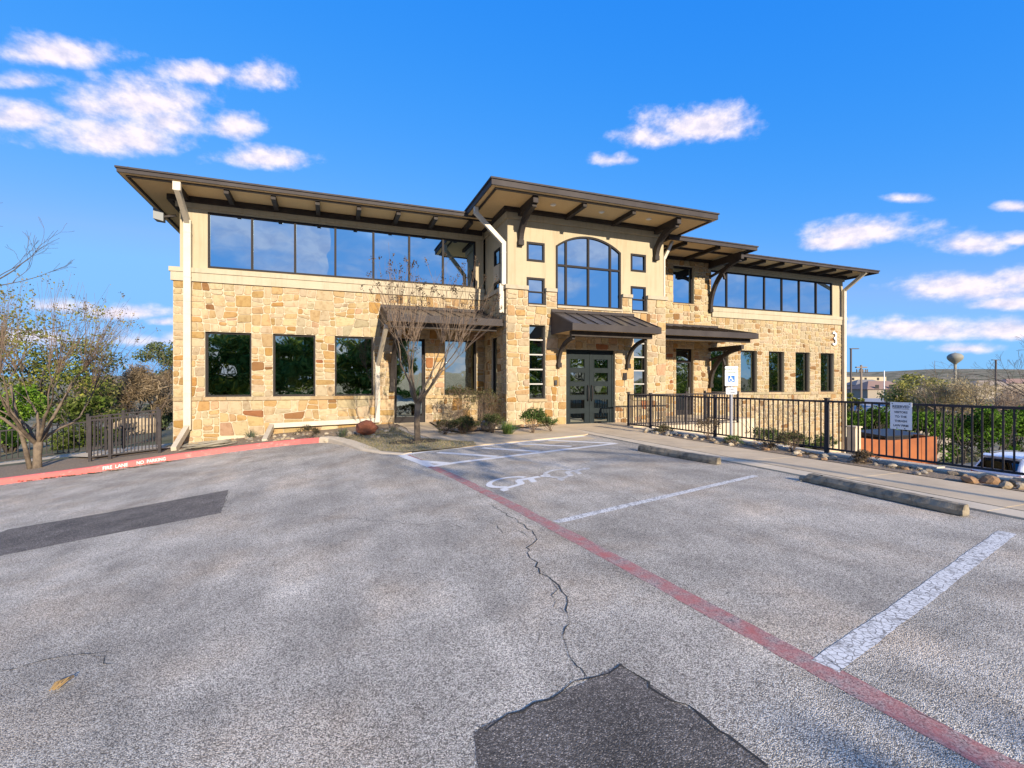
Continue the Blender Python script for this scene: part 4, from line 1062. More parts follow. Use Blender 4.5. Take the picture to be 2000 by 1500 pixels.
def downspout(pts, label=None, w=.17, h=.11, up=(0,0,1)):
    mb = MB(); mb.bar(pts, w, h, up); o = mb.build('downspout', M_gutter, BLD)
    if label: o['label'] = label
    for i in range(1, len(pts)-1): pass
    return o
def spout(segs, label):
    D = empty('downspout', segs[0][0]); D.parent = BLD; D.matrix_parent_inverse = WM(BLD).inverted(); D['label'] = label
    for a, b, w, h, up in segs:
        MB().bar([a, b], w, h, up).build('pipe', M_gutter, D)
        if abs(a[0]-b[0])+abs(a[1]-b[1]) < .05 and a[2]-b[2] > 1.0:      # wall straps
            z = a[2]-.35
            while z > b[2]+.2: MB().bar([(a[0], a[1], z), (a[0], a[1], z-.03)], w+.012, h+.012, up).build('strap', M_gutter, D); z -= 1.35
    return D
X = -4.07
spout([((X, 15.93, 7.10), (X, 15.93, 6.86), .19, .13, (0,1,0)), ((X, 15.90, 6.93), (X, 16.99, 6.30), .18, .13, (1,0,0)), ((X, 16.97, 6.36), (X, 16.97, 3.9), .19, .13, (0,1,0)), ((X, 16.965, 3.896), (X, 16.965, 1.5), .19, .13, (0,1,0)), ((X, 16.97, 1.497), (X, 16.97, .02), .19, .13, (0,1,0)), ((X, 16.99, .09), (X, 15.62, -.43), .19, .13, (1,0,0))], 'tall tan downspout at the left corner kicking out over the kerb')
spout([((1.62, 15.4, 3.22), (1.50, 16.95, 2.08), .15, .12, (1,0,0)), ((1.49, 16.96, 2.14), (1.49, 16.96, .10), .15, .12, (0,1,0)), ((1.56, 16.955, .16), (-1.84, 16.955, .07), .15, .12, (0,1,0)), ((-1.77, 16.98, .06), (-1.77, 15.10, -.24), .17, .13, (1,0,0))], 'tan downspout running low along the left wall to the kerb')
spout([((4.42, 14.95, 7.18), (4.42, 14.95, 6.95), .14, .10, (0,1,0)), ((4.40, 14.95, 7.0), (5.31, 14.73, 6.02), .14, .10, (0,1,0)), ((5.30, 14.74, 6.08), (5.30, 14.74, 4.66), .14, .10, (0,1,0)), ((5.24, 14.80, 4.70), (5.24, 14.80, 3.75), .15, .10, (0,1,0))], 'pale downspout at the corner of the entry tower')
spout([((12.55, 15.3, 7.0), (11.80, 14.85, 6.15), .11, .10, (0,1,0)), ((11.76, 14.80, 6.2), (11.76, 14.80, 3.75), .07, .09, (0,1,0)), ((11.76, 14.80, 3.35), (11.76, 14.80, 0.02), .07, .09, (0,1,0))], 'thin downspout between tower and side entry')
spout([((25.25, 16.15, 7.05), (25.20, 17.20, 6.30), .15, .12, (1,0,0)), ((25.20, 17.19, 6.36), (25.20, 17.19, 2.0), .17, .12, (0,1,0)), ((25.20, 17.188, 1.996), (25.20, 17.188, -3.1), .17, .12, (0,1,0))], 'brown downspout at the right corner')
fl = empty('eave_box', (-4.75, 17.4, 6.6)); fl.parent = BLD; fl.matrix_parent_inverse = WM(BLD).inverted(); fl['label'] = 'grey box under the left eave'  # small tapered grey box where the side gutter ends
mb = MB(); mb.loft([[(-5.02, y, z) for y, z in ((17.25, 6.40), (17.60, 6.40), (17.60, 6.74), (17.25, 6.74))], [(-4.78, y, z) for y, z in ((17.32, 6.36), (17.53, 6.36), (17.53, 6.62), (17.32, 6.62))]]); mb.build('housing', M_galv0, fl)
MB().bar([(-4.79, 17.42, 6.52), (-4.47, 17.42, 6.60)], .06, .06).build('arm', M_beam, fl)
# number, wall lights, keypads
put_text('house_number', '3', 1.02, (24.52, NR-.075, 3.42), (1,0,0), (0,0,1), M_white, BLD, .018, 'white numeral 3 on the right wing', .82, .0)
for u, z in ((7.12, 1.36), (3.45, 1.42)):
    n = NT if u > 5 else NL
    mb = MB(); mb.box((u-.045, n-.06, z), (u+.045, n-.03, z+.17)); mb.box((u-.025, n-.075, z+.03), (u+.025, n-.061, z+.09)); mb.build('intercom', M_black, BLD)
mb = MB(); mb.box((9.80, NT-.07, 1.55), (9.95, NT-.03, 1.80)); mb.box((9.84, NT-.085, 1.62), (9.91, NT-.071, 1.70)); mb.build('mailbox', M_bronze, BLD)

# ------------------------------------------------------------------ fences and railings
M_fence = mat('black_bronze_fence_paint', (.042,.036,.036), .62, noise=(8, 4, (.06,.052,.05), .4, .7), spec=.15)
PICK = {}
def picket_mesh(h, s):
    k = (round(h, 3), s)
    if k not in PICK:
        mb = MB(); mb.box((-s/2, -s/2, 0), (s/2, s/2, h)); me = bpy.data.meshes.new('picket'); me.from_pydata(mb.v, [], mb.f); me.materials.append(M_fence); PICK[k] = me
    return PICK[k]
def fence(name, pts, h, label, posts=(), gap=.118, zf=None, post=.065, low=.09, top_cap=True, group=None, pick=.019):
    a0 = Vector(pts[0]); F = empty(name, a0, label, 'fence' if name != 'railing' else 'railing', group); inv = WM(F).inverted()
    def place(nm, me, loc, rz=0.0):
        o = bpy.data.objects.new(nm, me); COL.objects.link(o); o.parent = F; o.matrix_parent_inverse = inv; o.location = loc; o.rotation_euler = (0, 0, rz); return o
    for a, b in zip(pts[:-1], pts[1:]):
        a = Vector(a); b = Vector(b); L_ = (b-a).length; t = (b-a)/L_; rz = math.atan2(t.y, t.x)
        MB().bar([a+Vector((0,0,h-.02)), b+Vector((0,0,h-.02))], .045, .04).build('rail', M_fence, F)
        MB().bar([a+Vector((0,0,low)), b+Vector((0,0,low))], .035, .035).build('rail', M_fence, F)
        n = max(1, int(L_/gap)); me = picket_mesh(h-.04-low, pick)
        for i in range(1, n): place('picket', me, a+t*(L_*i/n)+Vector((0,0,low)), rz)
    for p in posts:
        p = Vector(p); me = picket_mesh(h+.05, post); place('post', me, p)
        me2 = picket_mesh(.02, post+.02); place('post_cap', me2, p+Vector((0,0,h+.05)))
    return F
FU = 9.06
FE = fence('fence', [(FU, 12.02, .05), (FU, 9.42, .05), (FU, 6.52, .05), (FU, 3.55, .05), (FU, .6, .05), (FU, -2.4, .05)], 1.03, 'long dark metal picket fence beside the sidewalk', posts=[(FU, y, .03) for y in (12.02, 9.42, 6.52, 3.55, .6, -2.4)])
fence('railing', [(9.12, 12.10, .0), (9.14, 13.28, .0), (13.82, 13.28, .0), (13.82, 14.9, .0)], 1.07, 'dark picket railing round the raised side landing', posts=[(9.14, 13.28, 0), (11.5, 13.28, 0), (13.82, 13.28, 0), (13.82, 14.9, 0)])
MB().box((9.0, 12.06, -.3), (9.28, 13.2, -.004)).build('kerb_wall', M_gutterpan, landing)
A1 = G(176, 902, .1); A2 = G(312, 885, .1); A3 = Vector((-4.62, A2.y+.9, hz(-4.6)+.1))
fence('railing', [A1, A2, A3], 1.10, 'dark picket railing of the ramp behind the red kerb', posts=[A1, A1.lerp(A2, .28), A2, A3], gap=.08, low=.12)
B1 = A1+Vector((-.5, 1.2, .10)); B2 = A2+Vector((-.35, 1.1, .12))
fence('railing', [B1, B2], 1.02, 'second dark picket railing on the far side of the ramp', posts=[B1, B1.lerp(B2, .5), B2], gap=.08, low=.12)
C1 = Vector((-16.5, 17.6, hz(-16.5)+.12)); C2 = Vector((-6.4, 17.9, hz(-6.4)+.16))
fence('fence', [C1, C1.lerp(C2, .5), C2], .95, 'low dark picket fence behind the large crape myrtle', posts=[C1.lerp(C2, .25*k) for k in range(5)], gap=.125)
rp = sheet('ramp_walk', [(-30, 18.3), (-6.2, 18.3), (-4.6, 17.6), (-4.6, 16.6), (-3.9, 16.2), (-6.0, 16.05), (-7.0, 17.3), (-30, 17.5)], .16, M_gutterpan, None, 'structure', res=.6); rp['label'] = 'pale concrete ramp behind the left railings'
pw = empty('plank_fence', (-8, 27, -3), 'weathered tan plank fence in the shade beyond the ramp', 'fence'); M_plank = mat('weathered_plank', (.42,.33,.22), .9, noise=(6, 5, (.28,.21,.13), .4, .7))
for i in range(30):
    p = AT(208+i*3.6, 826, 24.0); MB().box((p.x-.045, p.y-.02, p.z-2.2), (p.x+.045, p.y+.02, p.z+.22+.02*((i*7) % 3))).build('plank', M_plank, pw)

# ------------------------------------------------------------------ signs
M_signface = mat('sign_white', (.86,.86,.84), .45); M_signblue = mat('sign_blue', (.02,.16,.48), .45); M_ink = mat('sign_ink', (.06,.07,.10), .6); M_greenink = mat('sign_green_ink', (.28,.34,.24), .6)
M_galv = mat('galvanised_post', (.42,.42,.44), .45, metal=.5)
def rrect(w, h, r, k=5):
    pts = []
    for cx, cy, a0 in ((w/2-r, h/2-r, 0), (-w/2+r, h/2-r, 90), (-w/2+r, -h/2+r, 180), (w/2-r, -h/2+r, 270)):
        pts += [(cx+r*math.cos(R(a0+90*i/k)), cy+r*math.sin(R(a0+90*i/k))) for i in range(k+1)]
    return pts
# reserved sign hung on the fence, facing the lot (towards -X)
SY = 5.20; SX = FU-.045; S = empty('reserved_sign', (SX, SY, .70), 'white sign with lettering RESERVED VISITORS TO THE THRASH LAW FIRM on the fence', 'sign')
SW_, SH_ = .33, .46; sz = .86
MB().prism([(SX, SY-x, sz+z) for x, z in rrect(SW_, SH_, .012)], (.006, 0, 0)).build('panel', M_signface, S)
EX, EY = (0,-1,0), (0,0,1)
def sline(txt, z, size, m=M_ink, sq=1.0): put_text('lettering', txt, size, (SX-.003, SY, sz+z), EX, EY, m, S, .0008, None, sq)
sline('RESERVED', .135, .062, sq=.93)
MB().box((SX-.003, SY-.125, sz+.115), (SX-.001, SY+.125, sz+.120)).build('underline', M_ink, S)
for t, z in (('VISITORS', .045), ('TO THE', -.030), ('THRASH', -.105), ('LAW FIRM', -.180)): sline(t, z, .050, sq=1.0)
for y, z in ((.13, .205), (-.13, .205), (.06, -.21), (-.06, -.21)): MB().tube([(SX-.006, SY+y, sz+z), (SX, SY+y, sz+z)], .008, 8).build('bolt', M_black, S)
MB().box((FU-.038, SY-.15, sz-.1), (FU-.024, SY+.15, sz-.07)).build('mounting_strap', M_galv, S)
# accessible parking sign on a post
pb = G(1428, 858, .03); base = Vector((8.62, pb.y, .03))
r_ = ray(1428, 760); tt = 8.62/r_.x; base = Vector((8.62, r_.y*tt, .02)); D_ = (Vector((base.x, base.y))).length
T = empty('parking_sign', base, 'accessible parking sign on a grey post behind the fence bed', 'sign')
dd = SN*base.x+CS*base.y
zof = lambda py: CAMZ+(750-py)*dd/FPX
MB().bar([base-Vector((0,0,.2)), (base.x, base.y, zof(716))], .05, .045, (0,1,0)).build('post', M_galv, T)
fx = Vector((-.55, -.835, 0)).normalized(); sx = Vector((-fx.y, fx.x, 0))*1.0   # board faces the lot
if sx.dot(Vector((CS, -SN, 0))) < 0: sx = -sx
def board(z0, z1, w, name):
    c = Vector((base.x, base.y, (z0+z1)/2))+fx*.035
    MB().prism([c+sx*x+Vector((0,0,1))*y for x, y in rrect(w, z1-z0, .02)], -fx*.004).build(name, M_signface, T)
    return c+fx*.003
k = dd/FPX
c = board(zof(754), zof(715.5), 23.5*k, 'panel'); hgt = 38.5*k
put_text('lettering', 'RESERVED', 5.6*k, c+Vector((0,0,hgt*.30)), sx, EY, M_greenink, T, .0008, None, .95)
put_text('lettering', 'PARKING', 4.9*k, c+Vector((0,0,hgt*.155)), sx, EY, M_greenink, T, .0008, None, .95)
b0 = c+Vector((0,0,-hgt*.13)); q = 5.9*k
MB().prism([b0-sx*q-Vector((0,0,q*1.05)), b0+sx*q-Vector((0,0,q*1.05)), b0+sx*q+Vector((0,0,q*1.05)), b0-sx*q+Vector((0,0,q*1.05))], fx*.001).build('blue_field', M_signblue, T)
mb = MB()
for i, poly in enumerate(wheelchair()):
    mb.poly([b0+fx*(.0022+.0003*i)+sx*((x-.5)*q*1.75)+Vector((0,0,1))*((y-.5)*q*1.75) for x, y in poly])
mb.build('wheelchair_symbol', M_signface, T)
c = board(zof(770), zof(757), 20*k, 'small_panel')
put_text('lettering', 'VAN', 4.4*k, c+Vector((0,0,1.0*k)), sx, EY, M_ink, T, .0008); put_text('lettering', 'ACCESSIBLE', 3.0*k, c+Vector((0,0,-3.6*k)), sx, EY, M_ink, T, .0008)

# ------------------------------------------------------------------ wheel stops
def wheel_stop(p0, p1, label, broken=False):
    a = Vector((p0[0], p0[1], 0)); b = Vector((p1[0], p1[1], 0)); t = (b-a).normalized(); s = Vector((-t.y, t.x, 0)); L_ = (b-a).length; rnd = random.Random(int(L_*1000))
    S = empty('wheel_stop', (a+b)/2, label, 'wheel stop', 'concrete wheel stops'); rings = []; k = 26
    prof = [(-.075, 0.0), (-.078, .055), (-.045, .115), (.045, .118), (.078, .055), (.075, 0.0)]
    for i in range(k+1):
        f = i/k; e = min(1, .72+min(f, 1-f)*k*.16)
        p = a+t*(L_*f); hgt = 1.0
        if broken and f < .05: hgt = .55
        rings.append([p+s*(x*e+rnd.uniform(-.004, .004))+Vector((0, 0, .010+max(0, z*hgt*(.9+.1*e)+rnd.uniform(-.005, .004) if z > .01 else 0))) for x, z in prof])
    MB().loft(rings).build('concrete_bar', M_stop, S)
    for f in (.16, .84):
        p = a+t*(L_*f); MB().tube([p+Vector((0,0,.12)), p+Vector((0,0,.132))], .014, 8).build('anchor_pin', M_bronze, S)
    if broken:
        for i in range(4):
            p = a+t*rnd.uniform(-.12, .10)+s*rnd.uniform(-.16, .05); rock = MB(); r = rnd.uniform(.012, .03)
            rock.loft([[p+Vector((r*math.cos(x), r*math.sin(x), .006)) for x in (0, 1.2, 2.5, 3.9, 5.1)], [p+Vector((r*.6*math.cos(x+.3), r*.6*math.sin(x+.3), r)) for x in (0, 1.2, 2.5, 3.9, 5.1)]]); rock.build('fragment', M_stop, S)
wheel_stop((6.05, 8.38), (6.29, 6.45), 'mossy concrete wheel stop nearer the entry, intact')
wheel_stop((6.40, 4.98), (6.27, 3.00), 'mossy concrete wheel stop with a crumbled end, nearest the viewer', True)

# ------------------------------------------------------------------ rocks, hose, boulders
ROCKS = []
def rock_mesh(seed):
    rnd = random.Random(seed); bm = bmesh.new(); bmesh.ops.create_icosphere(bm, subdivisions=2, radius=1.0)
    off = Vector((seed*7.3, seed*1.7, 0)); sq = Vector((1, rnd.uniform(.65, .9), rnd.uniform(.45, .65)))
    for v in bm.verts:
        v.co *= 1+.32*mnoise.noise(v.co*1.3+off)+.14*mnoise.noise(v.co*3.1+off); v.co = Vector((v.co.x*sq.x, v.co.y*sq.y, v.co.z*sq.z))
    me = bpy.data.meshes.new('rock'); bm.to_mesh(me); bm.free(); return me
M_rocks = [mat('rock_'+n, c, .9, noise=(9, 6, c2, .42, .68), bump=(30, .6, .015)) for n, c, c2 in (('tan', (.34,.26,.16), (.22,.155,.09)), ('cream', (.46,.38,.26), (.33,.26,.165)), ('grey', (.27,.23,.175), (.17,.14,.10)), ('rust', (.28,.165,.08), (.18,.10,.05)))]
for i in range(8):
    me = rock_mesh(i+1); me.materials.append(M_rocks[(0, 1, 2, 0, 1, 3, 0, 2)[i]]); ROCKS.append(me)
def zone(u, n):
    if u > 8: return 'near the right edge' if n < 4.2 else 'by the reserved sign' if n < 6 else 'by the second fence post' if n < 7.6 else 'past the dark bush' if n < 9 else 'by the parking sign' if n < 10.6 else 'at the entry walk'
    if u < 2.1: return 'near the hose' if u < -2.4 else 'by the low downspout' if u < -.6 else 'below the third window' if u < .8 else 'by the red boulder'
    return 'by the side path' if u < 4 else 'by the grey boulder' if u < 5 else 'below the tower corner' if u < 6 else 'near the front doors'
def rocks(region, n, s0, s1, label, group, seed, zoff=.0, indiv=True):
    rnd = random.Random(seed); done = []; tries = 0; mb = MB()
    while len(done) < n and tries < n*40:
        tries += 1; p, z = region(rnd); s = s0*(s1/s0)**(rnd.random()**1.6)
        if any((p[0]-q[0])**2+(p[1]-q[1])**2 < ((s+q[2])*.78)**2 for q in done): continue
        done.append((p[0], p[1], s))
        me = rnd.choice(ROCKS)
        o = bpy.data.objects.new('rock', me); COL.objects.link(o); o.location = (p[0], p[1], z+s*.22+zoff); o.scale = (s, s, s*rnd.uniform(.85, 1.1)); o.rotation_euler = (rnd.uniform(-.2, .2), rnd.uniform(-.2, .2), rnd.uniform(0, 6.3))
        i = ROCKS.index(me); colr = ('tan', 'cream', 'grey', 'tan', 'cream', 'rust brown', 'tan', 'grey')[i]; big = 'large' if s > s0+(s1-s0)*.55 else 'small' if s < s0+(s1-s0)*.2 else 'middling'
        tag(o, '%s %s %s %s' % (big, colr, label, zone(p[0], p[1])), 'rock', group)
def reg_fence(rnd):
    n = 2.2+9.4*rnd.random()**1.2; lo = 8.26; hi = 8.86
    return (rnd.uniform(lo, hi) if rnd.random() < .55 else rnd.uniform(8.55, hi), n), .035
rocks(reg_fence, 95, .05, .13, 'rock in the fence border', 'border rocks along the fence', 5)
def reg_left(rnd):
    px = rnd.uniform(415, 765); f = (px-415)/350
    g = G(px, 868-f*18-rnd.uniform(0, 10+10*f), .11); return (g.x, min(g.y, 16.9)), hz(g.x)+.105-.08*ss(g.x, -1.8, .2)
rocks(reg_left, 110, .035, .10, 'rock in the left wall bed', 'bed rocks under the left wall', 6)
def reg_mid(rnd):
    t = rnd.random(); u = 3.35+t*3.7; n = 13.35+.9*max(0, (u-3.4)/3.6)**1.3+rnd.uniform(.02, .30)
    return (u, n), .05
rocks(reg_mid, 46, .04, .10, 'rock edging the entry bed', 'edging rocks by the entry bed', 8)
def reg_right(rnd): return (rnd.uniform(8.5, 9.9), rnd.uniform(11.3, 13.1)), .035
def reg_right2(rnd):
    u = rnd.uniform(8.35, 8.95); return (u, 10.2+(u-8.3)*2.2+rnd.uniform(-.3, .5)), .035
rocks(reg_right2, 18, .045, .10, 'rock at the fence corner', 'corner rocks by the entry walk', 9)
def boulder(px, py, s, sc, seed, m, label):
    g = G(px, py, .1); me = rock_mesh(seed); me.materials.append(m); o = bpy.data.objects.new('boulder', me); COL.objects.link(o)
    o.location = (g.x, g.y, g.z+s*sc[2]*.35); o.scale = (s*sc[0], s*sc[1], s*sc[2]); o.rotation_euler = (0, 0, seed); return tag(o, label, 'boulder')
M_redrock = mat('red_sandstone', (.30,.10,.045), .9, noise=(7, 6, (.20,.06,.03), .4, .7), bump=(22, .7, .03))
M_greyrock = mat('grey_boulder', (.27,.235,.19), .9, noise=(6, 6, (.17,.14,.11), .4, .7), bump=(22, .7, .03))
M_brownrock = mat('brown_boulder', (.20,.125,.07), .9, noise=(6, 6, (.12,.075,.04), .4, .7), bump=(22, .7, .03))
boulder(716, 845, .30, (1, .9, 1.25), 3, M_redrock, 'rust red boulder under the low downspout')
boulder(952, 838, .26, (1, .8, 1.2), 5, M_greyrock, 'rounded grey boulder in the bed by the tower')
boulder(912, 841, .22, (1.2, .8, .9), 9, M_brownrock, 'low brown boulder among the plants by the tower')
M_hose = mat('hose_rubber', (.27,.235,.17), .6)
def hose():
    g = G(408, 872, .14); rnd = random.Random(4); pts = []
    for k in range(10*22):
        a = k/22*2*math.pi; lay = k/22
        r = .36+.09*math.sin(lay*2.1)+.02*rnd.uniform(-1, 1)*0+.04*math.sin(a*1.0+lay)
        cx, cy = .08*math.sin(lay*1.7), .06*math.cos(lay*1.3)
        x = g.x+cx+1.25*r*math.cos(a); y = g.y+cy+.62*r*math.sin(a)
        pts.append((x, y, hz(x)+.155+.016*lay*.7+.012*math.sin(a*2+lay)))
    tl = [pts[0]]
    for i in range(16):
        x = pts[0][0]-.06*i-.2; y = pts[0][1]-.10*math.sin(i*.4)-.02*i; tl.append((x, y, hz(x)+.15))
    o = MB().tube(tl[::-1]+pts[1:], .014, 6).build('garden_hose', M_hose, None, True); tag(o, 'pale garden hose coiled on the bed by the left downspout', 'hose')
hose()
# twigs of dry pine needles lying on the asphalt
mb = MB(); g0 = G(95, 1362); g1 = G(135, 1332); rnd = random.Random(2)
for i in range(7):
    o_ = Vector((rnd.uniform(-.02, .02), rnd.uniform(-.02, .02), .02+.002*i)); e = (g1-g0)*rnd.uniform(.1, .3)
    mb.tube([g0+o_+e, g0.lerp(g1, .5)+o_*1.5, g1+o_-e*.4], .0035, 5)
o = mb.build('dry_twig', mat('dry_straw', (.36,.23,.09), .9)); tag(o, 'small bundle of dry tan twigs on the foreground asphalt', 'twig')

# ------------------------------------------------------------------ plants
def leaf_material(name, trans=.35):
    m = bpy.data.materials.new(name); m.use_nodes = True; N = m.node_tree.nodes; L = m.node_tree.links; N.clear()
    out = N.new('ShaderNodeOutputMaterial'); a = N.new('ShaderNodeVertexColor'); a.layer_name = 'col'
    d = N.new('ShaderNodeBsdfDiffuse'); t = N.new('ShaderNodeBsdfTranslucent'); mx = N.new('ShaderNodeMixShader'); mx.inputs[0].default_value = trans
    L.new(a.outputs['Color'], d.inputs['Color']); L.new(a.outputs['Color'], t.inputs['Color']); L.new(d.outputs[0], mx.inputs[1]); L.new(t.outputs[0], mx.inputs[2]); L.new(mx.outputs[0], out.inputs[0])
    return m
M_leaf = leaf_material('leaves')
M_twigs = mat('twig_bark', (.11,.073,.047), .9, noise=(12, 4, (.19,.135,.09), .4, .7))
M_smooth = mat('crape_myrtle_bark', (.17,.125,.08), .85, noise=(6, 7, (.075,.054,.036), .40, .62), bump=(18, .5, .02))
M_darkbark = mat('dark_bark', (.085,.068,.050), .95, noise=(10, 5, (.14,.11,.08), .4, .7), bump=(20, .7, .03))
def leaves(name, blobs, n, size, pal, parent=None, seed=1, shell=.55, flat=.0, asp=.55, zmin=None):
    """n small leaf faces spread through ellipsoids (x,y,z,rx,ry,rz)"""
    rg = np.random.default_rng(seed); B = np.array(blobs, float); w = (B[:,3]*B[:,4]*B[:,5])**.67; ix = rg.choice(len(B), n, p=w/w.sum())
    d = rg.normal(size=(n, 3)); d /= np.linalg.norm(d, axis=1)[:,None]; r = (shell+(1-shell)*rg.random(n))*rg.uniform(.80, 1.10, n)
    r = np.where(rg.random(n) < .25, rg.random(n)**.5, r)
    P = B[ix,:3]+d*r[:,None]*B[ix,3:6]
    if zmin is not None: P[:,2] = np.maximum(P[:,2], zmin+rg.random(n)*.1)
    nr = rg.normal(size=(n, 3))+np.array([0,0,flat])+d*.5; nr /= np.linalg.norm(nr, axis=1)[:,None]
    a = np.cross(nr, rg.normal(size=(n, 3))); a /= np.linalg.norm(a, axis=1)[:,None]; b = np.cross(nr, a)
    s = size*rg.uniform(.6, 1.35, n)[:,None]
    V = np.empty((n, 4, 3)); V[:,0] = P-a*s*.5; V[:,1] = P+b*s*.5*asp; V[:,2] = P+a*s*.5; V[:,3] = P-b*s*.5*asp
    me = bpy.data.meshes.new(name); me.vertices.add(n*4); me.vertices.foreach_set('co', V.reshape(-1)); me.loops.add(n*4); me.loops.foreach_set('vertex_index', np.arange(n*4, dtype=np.int32))
    me.polygons.add(n); me.polygons.foreach_set('loop_start', np.arange(0, n*4, 4, dtype=np.int32)); me.polygons.foreach_set('loop_total', np.full(n, 4, np.int32)); me.update(calc_edges=True)
    pc = np.array(pal, float); bt = rg.integers(0, len(pc), len(B)); ci = np.where(rg.random(n) < .5, bt[ix], rg.integers(0, len(pc), n))
    c = pc[ci]*rg.uniform(.72, 1.25, n)[:,None]; C = np.ones((n, 4, 4)); C[:,:,:3] = c[:,None,:]
    me.color_attributes.new('col', 'FLOAT_COLOR', 'CORNER').data.foreach_set('color', C.reshape(-1))
    return link(name, me, parent, M_leaf)
class Tree:
    def __init__(s, seed): s.r = random.Random(seed); s.mb = MB(); s.tips = []; s.all = []
    def grow(s, p, d, L_, rad, depth, kids=(2,3), spread=.5, lift=.15, shrink=.72, sides=6, wob=.10, rmin=.004):
        r = s.r; n = 4 if depth > 1 else 3; pts = [p]; q = p.copy(); dd = d.copy()
        for i in range(n):
            dd = (dd+Vector((r.gauss(0, wob), r.gauss(0, wob), r.gauss(0, wob)+lift*.25))).normalized(); q = q+dd*(L_/n); pts.append(q.copy())
        r1 = max(rmin, rad*(.66 if depth else .4)); s.mb.tube(pts, [rad+(r1-rad)*i/n for i in range(n+1)], sides if rad > .02 else 4 if rad > .008 else 3, cap=False)
        s.all += pts[1:]
        if depth <= 0: s.tips.append((q, dd)); return
        k = r.randint(*kids)
        for i in range(k):
            ax = dd.orthogonal().normalized(); ax.rotate(Matrix.Rotation(r.uniform(0, 6.283), 3, dd)); ang = spread*r.uniform(.45, 1.25)
            nd = dd.copy(); nd.rotate(Matrix.Rotation(ang, 3, ax)); nd = (nd+Vector((0,0,lift))).normalized()
            st = pts[-1] if i < 2 else pts[r.randint(max(1, n-2), n)]
            s.grow(st.copy(), nd, L_*shrink*r.uniform(.75, 1.2), r1*r.uniform(.62, .85), depth-1, kids, spread, lift, shrink, sides, wob, rmin)
def pods(tips, n, sz, pal, parent, seed, spread=.10, name='seed_heads'):
    rg = random.Random(seed); bl = []
    for p, d in tips:
        if rg.random() < n: q = p+d*rg.uniform(-.05, .06); s = spread*rg.uniform(.6, 1.3); bl.append((q.x, q.y, q.z, s*.7, s*.7, s*1.1))
    if bl: return leaves(name, bl, int(len(bl)*9), sz, pal, parent, seed, shell=.2, asp=.8)

def crape(base, stems, trunk_h, h, seed, label, rad, spreadr, pal, podf, leafn=0, depth=4, podsz=.03, fan=.42, whips=5, podspread=.09, side=.4):
    T = empty('crape_myrtle', base, label, 'tree'); t = Tree(seed); tr = Tree(seed+1); b = Vector(base)-Vector((0,0,.08)); rnd = random.Random(seed)
    if trunk_h > 0:
        pts = [b, b+Vector((.01, 0, trunk_h*.12)), b+Vector((.0, .02, trunk_h*.5)), b+Vector((.03, 0, trunk_h))]
        tr.mb.tube(pts, [rad*1.45, rad*1.1, rad, rad*1.12], 10)
        # fluted second leader fused to the trunk
        tr.mb.tube([p+Vector((rad*.55, -rad*.3, 0)) for p in pts], [rad*1.0, rad*.75, rad*.62, rad*.7], 8)
    tr.mb.build('trunk', M_smooth, T, True)
    for i in range(stems):
        a = 2*math.pi*(i+rnd.uniform(-.25, .25))/stems; f = fan*rnd.uniform(.6, 1.3)
        st = b+Vector((math.cos(a)*rad*.5, math.sin(a)*rad*.5, max(.02, trunk_h*.96))); d = Vector((math.cos(a)*f, math.sin(a)*f, 1)).normalized()
        t.grow(st, d, (h-trunk_h)*.27, rad*rnd.uniform(.42, .60), 2, (2, 2), .36, .16, .62, 7, .10, .006)
    w = Tree(seed+5); tips = list(t.tips)
    for p, d in tips:
        for k in range(rnd.randint(whips-1, whips+2)):
            nd = (d*.85+Vector((rnd.gauss(0, .32), rnd.gauss(0, .32), .62))).normalized()
            w.grow(p.copy(), nd, (h-p.z+b.z)*rnd.uniform(.30, .60), .0058, 1, (1, 3), .34, .10, .55, 4, .05, .0022)
    for p in t.all[::2]:
        if rnd.random() < side: w.grow(p.copy(), Vector((rnd.gauss(0, .6), rnd.gauss(0, .6), .7)).normalized(), h*.13, .006, 1, (1, 2), .4, .1, .6, 4, .08, .0028)
    t.mb.build('branches', M_smooth, T, True); w.mb.build('twigs', M_twigs, T)
    pods(w.tips, podf, podsz, pal, T, seed, spread=podspread)
    return T, t
g = G(814, 862, .03)
crape((g.x, g.y, g.z), 7, 1.05, 4.6, 21, 'bare crape myrtle with brown seed heads on the grass island', .062, 2, [(.10,.070,.045), (.16,.115,.075), (.07,.05,.035)], .6, fan=.78, podsz=.040, whips=4, side=.15)
ml = sheet('mulch_ring', [(g.x+.62*math.cos(a)-.05, g.y+.45*math.sin(a)) for a in [2*math.pi*i/20 for i in range(20)]], .040, M_dirt('dark_mulch', (.05,.035,.022), (.10,.07,.045), 30), isl)
g = G(72, 914, .10)
T2, t2 = crape((g.x, g.y, g.z), 8, .75, 5.0, 34, 'large multi stemmed crape myrtle with a few yellow leaves by the red kerb', .085, 2, [(.30,.24,.05), (.22,.20,.05), (.12,.085,.05), (.35,.26,.06)], .34, fan=.80, podsz=.042, whips=9, podspread=.13)
# second low stem from the root
mb = MB(); b = Vector((g.x-.05, g.y-.02, g.z-.1)); mb.tube([b+Vector((-.06,0,0)), b+Vector((-.18,.03,.6)), b+Vector((-.34,.05,1.3)), b+Vector((-.5,.1,2.2))], [.062, .05, .042, .024], 8); mb.build('second_stem', M_smooth, T2, True)

